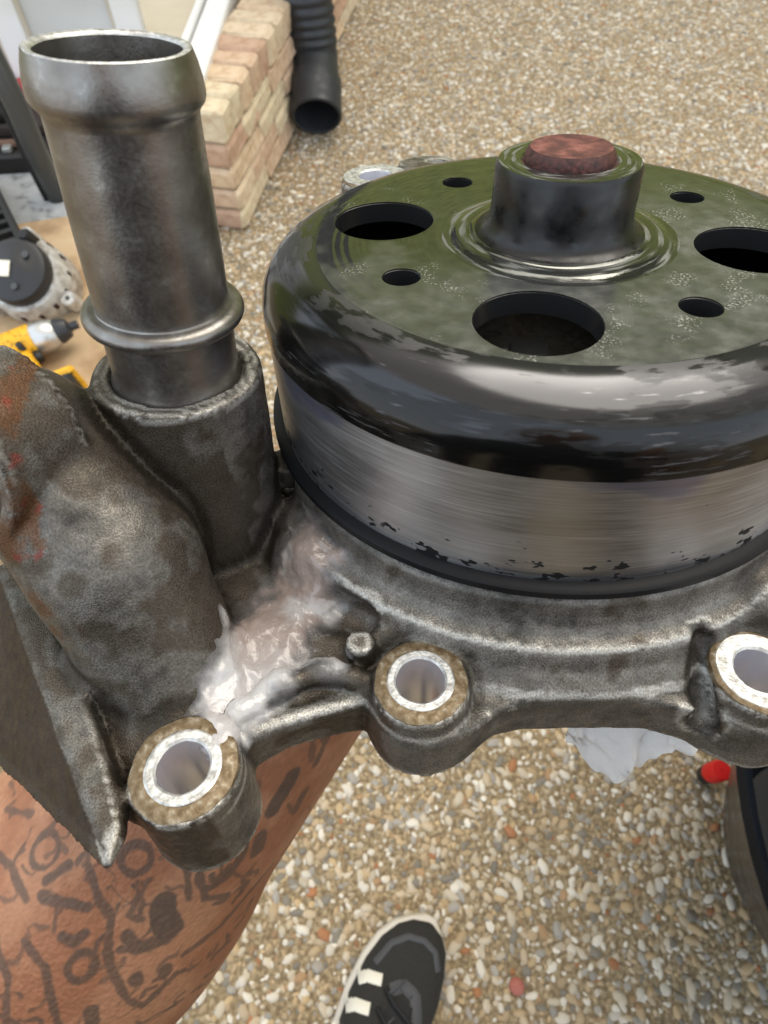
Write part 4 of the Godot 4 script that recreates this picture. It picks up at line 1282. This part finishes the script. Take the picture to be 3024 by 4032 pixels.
func tattoo() -> ImageTexture:
	var S := 1024
	var im := PackedFloat32Array(); im.resize(S * S)
	var soft := noise(0.02, 411, 3)
	var stroke := func(pts: Array, wide: float, ink: float):
		for i in pts.size() - 1:
			var a: Vector2 = Vector2(pts[i][0], pts[i][1]) * S; var b: Vector2 = Vector2(pts[i + 1][0], pts[i + 1][1]) * S
			var lo := Vector2(minf(a.x, b.x), minf(a.y, b.y)) - Vector2.ONE * (wide + 8); var hi := Vector2(maxf(a.x, b.x), maxf(a.y, b.y)) + Vector2.ONE * (wide + 8)
			for y in range(maxi(0, int(lo.y)), mini(S, int(hi.y))):
				for x in range(maxi(0, int(lo.x)), mini(S, int(hi.x))):
					var q := Vector2(x, y)
					var t := clampf((q - a).dot(b - a) / maxf((b - a).length_squared(), 0.01), 0, 1)
					var d := (q - a - (b - a) * t).length() * 1.3 + 3.0 * soft.get_noise_2d(x * 2.0, y * 2.0)
					im[y * S + x] = maxf(im[y * S + x], ink * smoothstep(wide + 2.0, wide - 2.0, d))
	var ring := func(c: Array, rx: float, ry: float, wide: float, from := 0.0, to := TAU):
		var pts := []
		for k in 19:
			var a := lerpf(from, to, k / 18.0)
			pts.append([c[0] + rx * cos(a), c[1] + ry * sin(a)])
		stroke.call(pts, wide, 0.72)
	# soft-edged blots near the wrist
	stroke.call([[0.422, 0.040], [0.432, 0.060]], 13.0, 0.8)
	stroke.call([[0.452, 0.070], [0.440, 0.098]], 13.0, 0.8)
	stroke.call([[0.388, 0.086], [0.384, 0.118]], 12.0, 0.8)
	stroke.call([[0.352, 0.102], [0.346, 0.122]], 7.0, 0.6)
	stroke.call([[0.378, 0.145], [0.368, 0.160]], 10.0, 0.7)
	stroke.call([[0.413, 0.112], [0.406, 0.134]], 6.0, 0.6)
	stroke.call([[0.412, 0.032], [0.372, 0.05], [0.365, 0.072]], 5.0, 0.6)
	stroke.call([[0.398, 0.045], [0.375, 0.068]], 5.0, 0.5)
	# big dark flourish
	stroke.call([[0.436, 0.218], [0.428, 0.228], [0.414, 0.238]], 16.0, 0.85)
	stroke.call([[0.450, 0.250], [0.436, 0.258], [0.412, 0.248]], 8.0, 0.75)
	stroke.call([[0.447, 0.262], [0.422, 0.256], [0.404, 0.237]], 4.5, 0.7)
	# rings and loops
	ring.call([0.564, 0.238], 0.014, 0.014, 4.0)
	ring.call([0.486, 0.193], 0.014, 0.013, 5.0)
	ring.call([0.404, 0.172], 0.020, 0.026, 5.0, 0.4, 5.6)
	ring.call([0.398, 0.176], 0.010, 0.015, 4.0, 0.6, 5.0)
	ring.call([0.470, 0.285], 0.011, 0.012, 5.0)
	# lines
	for l in [[[0.606, 0.278], [0.580, 0.268], [0.546, 0.272]], [[0.520, 0.219], [0.491, 0.237], [0.473, 0.241], [0.460, 0.262]]]: stroke.call(l, 4.5, 0.7)
	for l in [[[0.538, 0.261], [0.497, 0.245]], [[0.500, 0.273], [0.489, 0.272], [0.484, 0.262]], [[0.544, 0.251], [0.536, 0.231]]]: stroke.call(l, 6.0, 0.75)
	for l in [[[0.552, 0.309], [0.515, 0.327], [0.494, 0.360]], [[0.524, 0.294], [0.496, 0.299], [0.455, 0.340]], [[0.458, 0.268], [0.413, 0.305], [0.395, 0.311], [0.380, 0.282]]]: stroke.call(l, 5.0, 0.7)
	for l in [[[0.383, 0.262], [0.349, 0.240], [0.315, 0.188]], [[0.636, 0.260], [0.605, 0.236]], [[0.463, 0.203], [0.460, 0.236], [0.445, 0.236]]]: stroke.call(l, 4.0, 0.65)
	for l in [[[0.436, 0.183], [0.414, 0.209]], [[0.417, 0.188], [0.397, 0.208], [0.369, 0.207]], [[0.501, 0.355], [0.483, 0.354]], [[0.640, 0.236], [0.620, 0.222]]]: stroke.call(l, 4.5, 0.7)
	for l in [[[0.419, 0.283], [0.416, 0.285]], [[0.394, 0.276], [0.392, 0.278]], [[0.438, 0.319], [0.432, 0.330]]]: stroke.call(l, 9.0, 0.75)
	var r := RandomNumberGenerator.new(); r.seed = 12
	for k in 150:
		var c := Vector2(r.randf_range(0.30, 0.66), r.randf_range(0.10, 0.48))
		var a := r.randf() * TAU; var pts := []
		for q in 5:
			pts.append([c.x, c.y])
			c += Vector2(cos(a), sin(a)) * r.randf_range(0.004, 0.009)
			a += r.randf_range(-1.3, 1.3)
		stroke.call(pts, r.randf_range(1.4, 3.4), r.randf_range(0.45, 0.75))
	var n1 := gray(noise(0.008, 415, 4), S, S); var n2 := gray(noise(0.08, 416, 3), S, S)
	var out := PackedByteArray(); out.resize(S * S * 3)
	for i in S * S:
		var c := Color(0.73, 0.535, 0.415).lerp(Color(0.65, 0.445, 0.33), smoothstep(0.35, 0.7, n1[i] / 255.0))
		c = c * (0.94 + 0.12 * n2[i] / 255.0)
		c = c.lerp(Color(0.27, 0.255, 0.25), im[i] * (0.62 + 0.3 * n2[i] / 255.0))
		out[i * 3] = int(c.r * 255); out[i * 3 + 1] = int(c.g * 255); out[i * 3 + 2] = int(c.b * 255)
	return tex(Image.create_from_data(S, S, false, Image.FORMAT_RGB8, out))

func P(x: float, y: float, z: float) -> Vector3:          # pump millimetres to world millimetres
	return (pump_frame * mm(Vector3(x, y, z))) * 1000.0

func person() -> void:
	var root := thing("person", "person in black clothes and striped black trainers holding the pump, left forearm covered in tattoos", "person")
	var ax := (ELBOW - WRIST).normalized()
	var W := WRIST * 1000.0; var E := ELBOW * 1000.0
	# fine grid: left hand and forearm
	var f := Field.new()
	f.capsule(W, W.lerp(E, 0.55), 37.0, 49.0, 8.0)
	f.capsule(W.lerp(E, 0.5), E + ax * 60.0, 48.5, 57.0, 8.0)
	var pc := P(-22, -93, 18)
	var d := Vector3(0.80, 0.05, -0.60).normalized(); var side := Vector3(0.60, 0.0, 0.80).normalized()
	f.capsule(W, pc, 31.0, 23.0, 12.0)
	var reach := [66.0, 74.0, 70.0, 54.0]
	for k in 4:
		var off := side * lerpf(-30.0, 30.0, k / 3.0)
		var kn := pc + d * (34.0 - absf(k - 1.0) * 3.0) + off + Vector3(0, 4, 0)
		f.capsule(pc + off * 0.55, kn, 16.0, 10.5, 8.0)
		var l: float = reach[k]
		var m1 := kn + (d * 0.98 + Vector3(0, -0.10, 0)) * l * 0.42
		var m2 := m1 + (d * 0.9 + Vector3(0, 0.30, 0)) * l * 0.32
		var m3 := m2 + (d * 0.7 + Vector3(0, 0.65, 0)) * l * 0.26
		f.capsule(kn, m1, 10.0, 9.0, 2.0)
		f.capsule(m1, m2, 9.0, 8.2, 2.0)
		f.capsule(m2, m3, 8.2, 7.2, 2.0)
	var t0 := pc - d * 18.0 - side * 16.0
	var t1 := t0 - side * 34.0 + d * 16.0
	f.capsule(t0, t1, 15.0, 11.5, 6.0)
	f.capsule(t1, t1 + (d * 0.75 - side * 0.5 + Vector3(0, 0.3, 0)) * 32.0, 11.0, 9.0, 2.0)
	var s := surface_nets(f, Vector3(-330, 490, -260), Vector3(190, 850, 180), 3.4)
	# coarse grid: the rest of the body, crouching behind the camera
	var g := Field.new()
	var sh := Vector3(-185, 860, 290); var shr := Vector3(185, 880, 290)
	g.capsule(E + ax * 50.0, sh, 54.0, 62.0, 20.0)
	g.capsule(shr, Vector3(260, 700, 200), 60.0, 50.0, 20.0)
	g.capsule(Vector3(260, 700, 200), Vector3(120, 860, 80), 46.0, 32.0, 20.0)
	g.capsule(Vector3(0, 800, 580), Vector3(0, 900, 360), 140.0, 145.0, 60.0)
	g.capsule(Vector3(-70, 870, 320), Vector3(70, 880, 320), 105.0, 105.0, 50.0)
	g.capsule(Vector3(0, 960, 290), Vector3(0, 1030, 250), 58.0, 55.0, 30.0)
	g.capsule(Vector3(0, 1110, 240), Vector3(0, 1060, 205), 98.0, 74.0, 20.0)
	var knee := Vector3(-110, 450, 470); var kneer := Vector3(330, 450, 520)
	var hip := Vector3(-90, 800, 580); var hipr := Vector3(90, 800, 580)
	var ankle := Vector3(-62, 100, 335); var ankler := Vector3(560, 100, 470)
	g.capsule(hip, knee, 95.0, 68.0, 30.0)
	g.capsule(hipr, kneer, 95.0, 68.0, 30.0)
	g.capsule(knee, ankle, 62.0, 42.0, 20.0)
	g.capsule(kneer, ankler, 62.0, 42.0, 20.0)
	g.capsule(ankle - Vector3(0, 55, -10), Vector3(-5, 32, 170), 28.0, 20.0, 15.0)
	g.capsule(ankler - Vector3(0, 55, -10), Vector3(590, 32, 330), 28.0, 20.0, 15.0)
	var s2 := surface_nets(g, Vector3(-400, -10, 30), Vector3(660, 1250, 760), 14.0)
	var v := PackedVector3Array(); var n := PackedVector3Array(); var uv := PackedVector2Array(); var ix := PackedInt32Array()
	var vv := Vector3(-0.0914, 0.777, 0.6229); var uu := Vector3(-0.8077, 0.308, -0.5027)
	for q in [s, s2]:
		var base := v.size()
		for p in q[0]:
			var w: Vector3 = p * 0.001
			v.append(w)
			var r := w - WRIST
			var along := r.dot(ax)
			r -= ax * along
			uv.append(Vector2(atan2(r.dot(uu), r.dot(vv)) / TAU + 0.5, clampf(along / 0.36, 0.001, 0.999)) if q == s else Vector2(0.02, 0.95))
		n.append_array(q[1])
		for i in q[2]: ix.append(i + base)
	var skin := mat(Color.WHITE, 0.66)
	skin.albedo_texture = tattoo()
	skin.subsurf_scatter_enabled = true
	skin.subsurf_scatter_strength = 0.08
	skin.heightmap_enabled = true
	skin.heightmap_texture = gray_tex(noise(0.16, 421, 3), 1024, 1024, 0, 1, 1.5)
	skin.heightmap_scale = 0.022
	part("body", arrays_mesh(v, n, ix, uv), skin, root)
	# clothes
	var cloth := mat(lin(0.016, 0.016, 0.018), 0.9)
	var c := Field.new()
	c.capsule(sh, sh.lerp(E, 0.62), 74.0, 66.0, 20.0)
	c.capsule(shr, Vector3(260, 700, 200).lerp(shr, 0.25), 74.0, 64.0, 20.0)
	c.capsule(Vector3(0, 790, 585), Vector3(0, 900, 362), 154.0, 160.0, 60.0)
	c.capsule(Vector3(-80, 870, 322), Vector3(80, 880, 322), 118.0, 118.0, 50.0)
	var cs := surface_nets(c, Vector3(-420, 500, 60), Vector3(420, 1110, 800), 14.0)
	_scale(cs)
	part("shirt", arrays_mesh(cs[0], cs[1], cs[2]), cloth, root)
	var tr := Field.new()
	tr.capsule(hip, knee, 108.0, 80.0, 30.0)
	tr.capsule(hipr, kneer, 108.0, 80.0, 30.0)
	tr.capsule(knee, ankle.lerp(knee, 0.1), 74.0, 58.0, 20.0)
	tr.capsule(kneer, ankler.lerp(kneer, 0.1), 74.0, 58.0, 20.0)
	tr.capsule(Vector3(0, 780, 590), Vector3(0, 800, 570), 150.0, 150.0, 50.0)
	var ts := surface_nets(tr, Vector3(-300, 20, 150), Vector3(680, 980, 800), 14.0)
	_scale(ts)
	part("trousers", arrays_mesh(ts[0], ts[1], ts[2]), mat(lin(0.02, 0.021, 0.025), 0.9), root)
	var hr := Field.new()
	hr.capsule(Vector3(0, 1130, 260), Vector3(0, 1085, 290), 102.0, 84.0, 20.0)
	hr.capsule(Vector3(0, 1060, 200), Vector3(0, 1060, 110), 70.0, 60.0, 5.0, 1)
	var hs := surface_nets(hr, Vector3(-140, 950, 100), Vector3(140, 1260, 420), 10.0)
	_scale(hs)
	part("hair", arrays_mesh(hs[0], hs[1], hs[2]), mat(lin(0.02, 0.014, 0.01), 0.6), root)
	# left shoe in view, right shoe beside it
	shoe(root, Vector3(0.055, 0, 0.052), deg_to_rad(-29), 1.0)
	shoe(root, Vector3(0.635, 0, 0.24), deg_to_rad(-14), -1.0)

func _scale(s: Array) -> void:
	var v: PackedVector3Array = s[0]
	for i in v.size(): v[i] *= 0.001
	s[0] = v

# a low trainer; toe at the origin, pointing along -z; outer side at -x when out is 1
func shoe(root: Node3D, toe: Vector3, turn: float, out: float) -> void:
	var hold := Node3D.new(); hold.name = "shoe"; root.add_child(hold, true)
	hold.transform = Transform3D(Basis(Vector3.UP, turn), toe)
	# half widths along the length, from toe to heel
	var zs := [0.0, 0.006, 0.018, 0.038, 0.065, 0.10, 0.14, 0.19, 0.24, 0.275, 0.29]
	var wl := [0.004, 0.021, 0.034, 0.045, 0.051, 0.052, 0.047, 0.040, 0.038, 0.032, 0.012]
	var wr := [0.004, 0.019, 0.029, 0.037, 0.042, 0.043, 0.040, 0.036, 0.036, 0.031, 0.012]
	var ht := [0.030, 0.036, 0.043, 0.050, 0.058, 0.071, 0.088, 0.094, 0.092, 0.095, 0.09]
	var loft := func(y0: float, grow: float, dome: bool) -> ArrayMesh:
		var st := SurfaceTool.new(); st.begin(Mesh.PRIMITIVE_TRIANGLES)
		st.set_smooth_group(0)
		var segs := 24
		var p := func(i: int, k: int) -> Vector3:
			var a := PI * k / segs
			var l: float = wl[i] + grow; var r: float = wr[i] + grow * 0.15
			if out < 0: var h := l; l = r; r = h
			var c := cos(a)
			var x := (r if c > 0 else l) * signf(c) * pow(absf(c), 0.55)
			var y: float = y0 + ((ht[i] - y0) * pow(sin(a), 0.75) if dome else 0.024 * pow(maxf(sin(a), 0.0), 0.25))
			return Vector3(x, y, zs[i] + (-grow if i == 0 else 0.0))
		for i in zs.size() - 1:
			for k in segs:
				for q in [p.call(i, k), p.call(i, k + 1), p.call(i + 1, k + 1), p.call(i, k), p.call(i + 1, k + 1), p.call(i + 1, k)]: st.add_vertex(q)
		for k in segs:      # close the toe
			for q in [Vector3(0, y0, zs[0] - grow), p.call(0, k + 1), p.call(0, k)]: st.add_vertex(q)
		st.generate_normals()
		return st.commit()
	var knit := mat(Color.WHITE, 0.85)
	knit.albedo_texture = tex(ramp_image(noise(0.12, 431, 3), 256, 256, [[0.0, Color(0.09, 0.087, 0.08)], [0.5, Color(0.14, 0.136, 0.128)], [1.0, Color(0.20, 0.193, 0.185)]]))
	tri(knit, 14.0)
	bump(knit, gray_tex(noise(0.16, 432, 2), 256, 256, 0, 1, 1.5), 0.4)
	var grey := mat(lin(0.055, 0.057, 0.064), 0.7)
	var soled := mat(lin(0.60, 0.55, 0.48), 0.7)
	part("sole", loft.call(0.004, 0.006, false), soled, hold)
	var up: ArrayMesh = loft.call(0.016, 0.0, true)
	part("upper", up, knit, hold)
	# overlays follow the upper, a little proud of it
	var on := func(x: float, z: float, proud: float) -> Vector3:
		var i := 0
		while i < zs.size() - 2 and zs[i + 1] < z: i += 1
		var t: float = clampf((z - zs[i]) / (zs[i + 1] - zs[i]), 0, 1)
		var l := lerpf(wl[i], wl[i + 1], t); var r := lerpf(wr[i], wr[i + 1], t); var h := lerpf(ht[i], ht[i + 1], t)
		var xx := x * out
		if out < 0: var q := l; l = r; r = q
		var f := clampf(absf(xx) / (r if xx > 0 else l), 0, 0.995)
		var c := pow(f, 1.0 / 0.55)
		return Vector3(xx, 0.016 + (h - 0.016) * pow(sqrt(1.0 - c * c), 0.75) + proud, z)
	var strip := func(path: Array, half: float, proud: float) -> ArrayMesh:
		var st := SurfaceTool.new(); st.begin(Mesh.PRIMITIVE_TRIANGLES)
		st.set_smooth_group(0)
		var rows := []
		for i in path.size() * 6 - 5:
			var k := mini(i / 6, path.size() - 2); var t := i / 6.0 - k
			var c: Vector2 = path[k].lerp(path[k + 1], t)
			var dir: Vector2 = (path[k + 1] - path[k]).normalized()
			var s := Vector2(-dir.y, dir.x)
			var row := []
			for e in 5:
				var q := c + s * half * (e - 2) / 2.0
				row.append(on.call(q.x, q.y, proud if e > 0 and e < 4 else -0.001))
			rows.append(row)
		for i in rows.size() - 1:
			for e in 4:
				for q in [rows[i][e], rows[i + 1][e], rows[i + 1][e + 1], rows[i][e], rows[i + 1][e + 1], rows[i][e + 1]]: st.add_vertex(q)
		st.generate_normals()
		return st.commit()
	part("toe_overlay", strip.call([Vector2(-0.040, 0.062), Vector2(-0.032, 0.037), Vector2(-0.018, 0.023), Vector2(0.0, 0.018), Vector2(0.016, 0.022), Vector2(0.026, 0.036)], 0.0040, 0.0014), grey, hold)
	part("eyelet_overlay", strip.call([Vector2(-0.014, 0.074), Vector2(-0.003, 0.064), Vector2(0.012, 0.066), Vector2(0.023, 0.084), Vector2(0.028, 0.12)], 0.0075, 0.0014), grey, hold)
	var wh := mat(lin(0.72, 0.69, 0.60), 0.6)
	for k in 3:
		var z := 0.068 + 0.027 * k
		part("stripe", strip.call([Vector2(-0.0495, z + 0.016), Vector2(-0.042, z + 0.008), Vector2(-0.026, z + 0.003)], 0.0066, 0.0016), wh, hold)
	var tongue := mat(lin(0.008, 0.008, 0.009), 0.8)
	part("tongue", strip.call([Vector2(0.003, 0.076), Vector2(0.004, 0.11), Vector2(0.003, 0.15), Vector2(0.003, 0.19)], 0.0165, 0.003), tongue, hold)
	for k in 5:
		var z := 0.078 + 0.018 * k
		part("lace", tube([on.call(-0.020, z - 0.004, 0.004), on.call(-0.004, z + 0.004, 0.0065), on.call(0.010, z + 0.008, 0.0065), on.call(0.024, z + 0.012, 0.004)], [0.0021, 0.0024, 0.0024, 0.0021], 8), tongue, hold)
	for k in 2:
		var z := 0.072 + 0.033 * k
		part("lace_tip", tube([on.call(-0.014 + 0.004 * k, z + 0.004, 0.006), on.call(-0.004 + 0.004 * k, z - 0.014, 0.006)], [0.0014, 0.0014], 8), grey, hold)
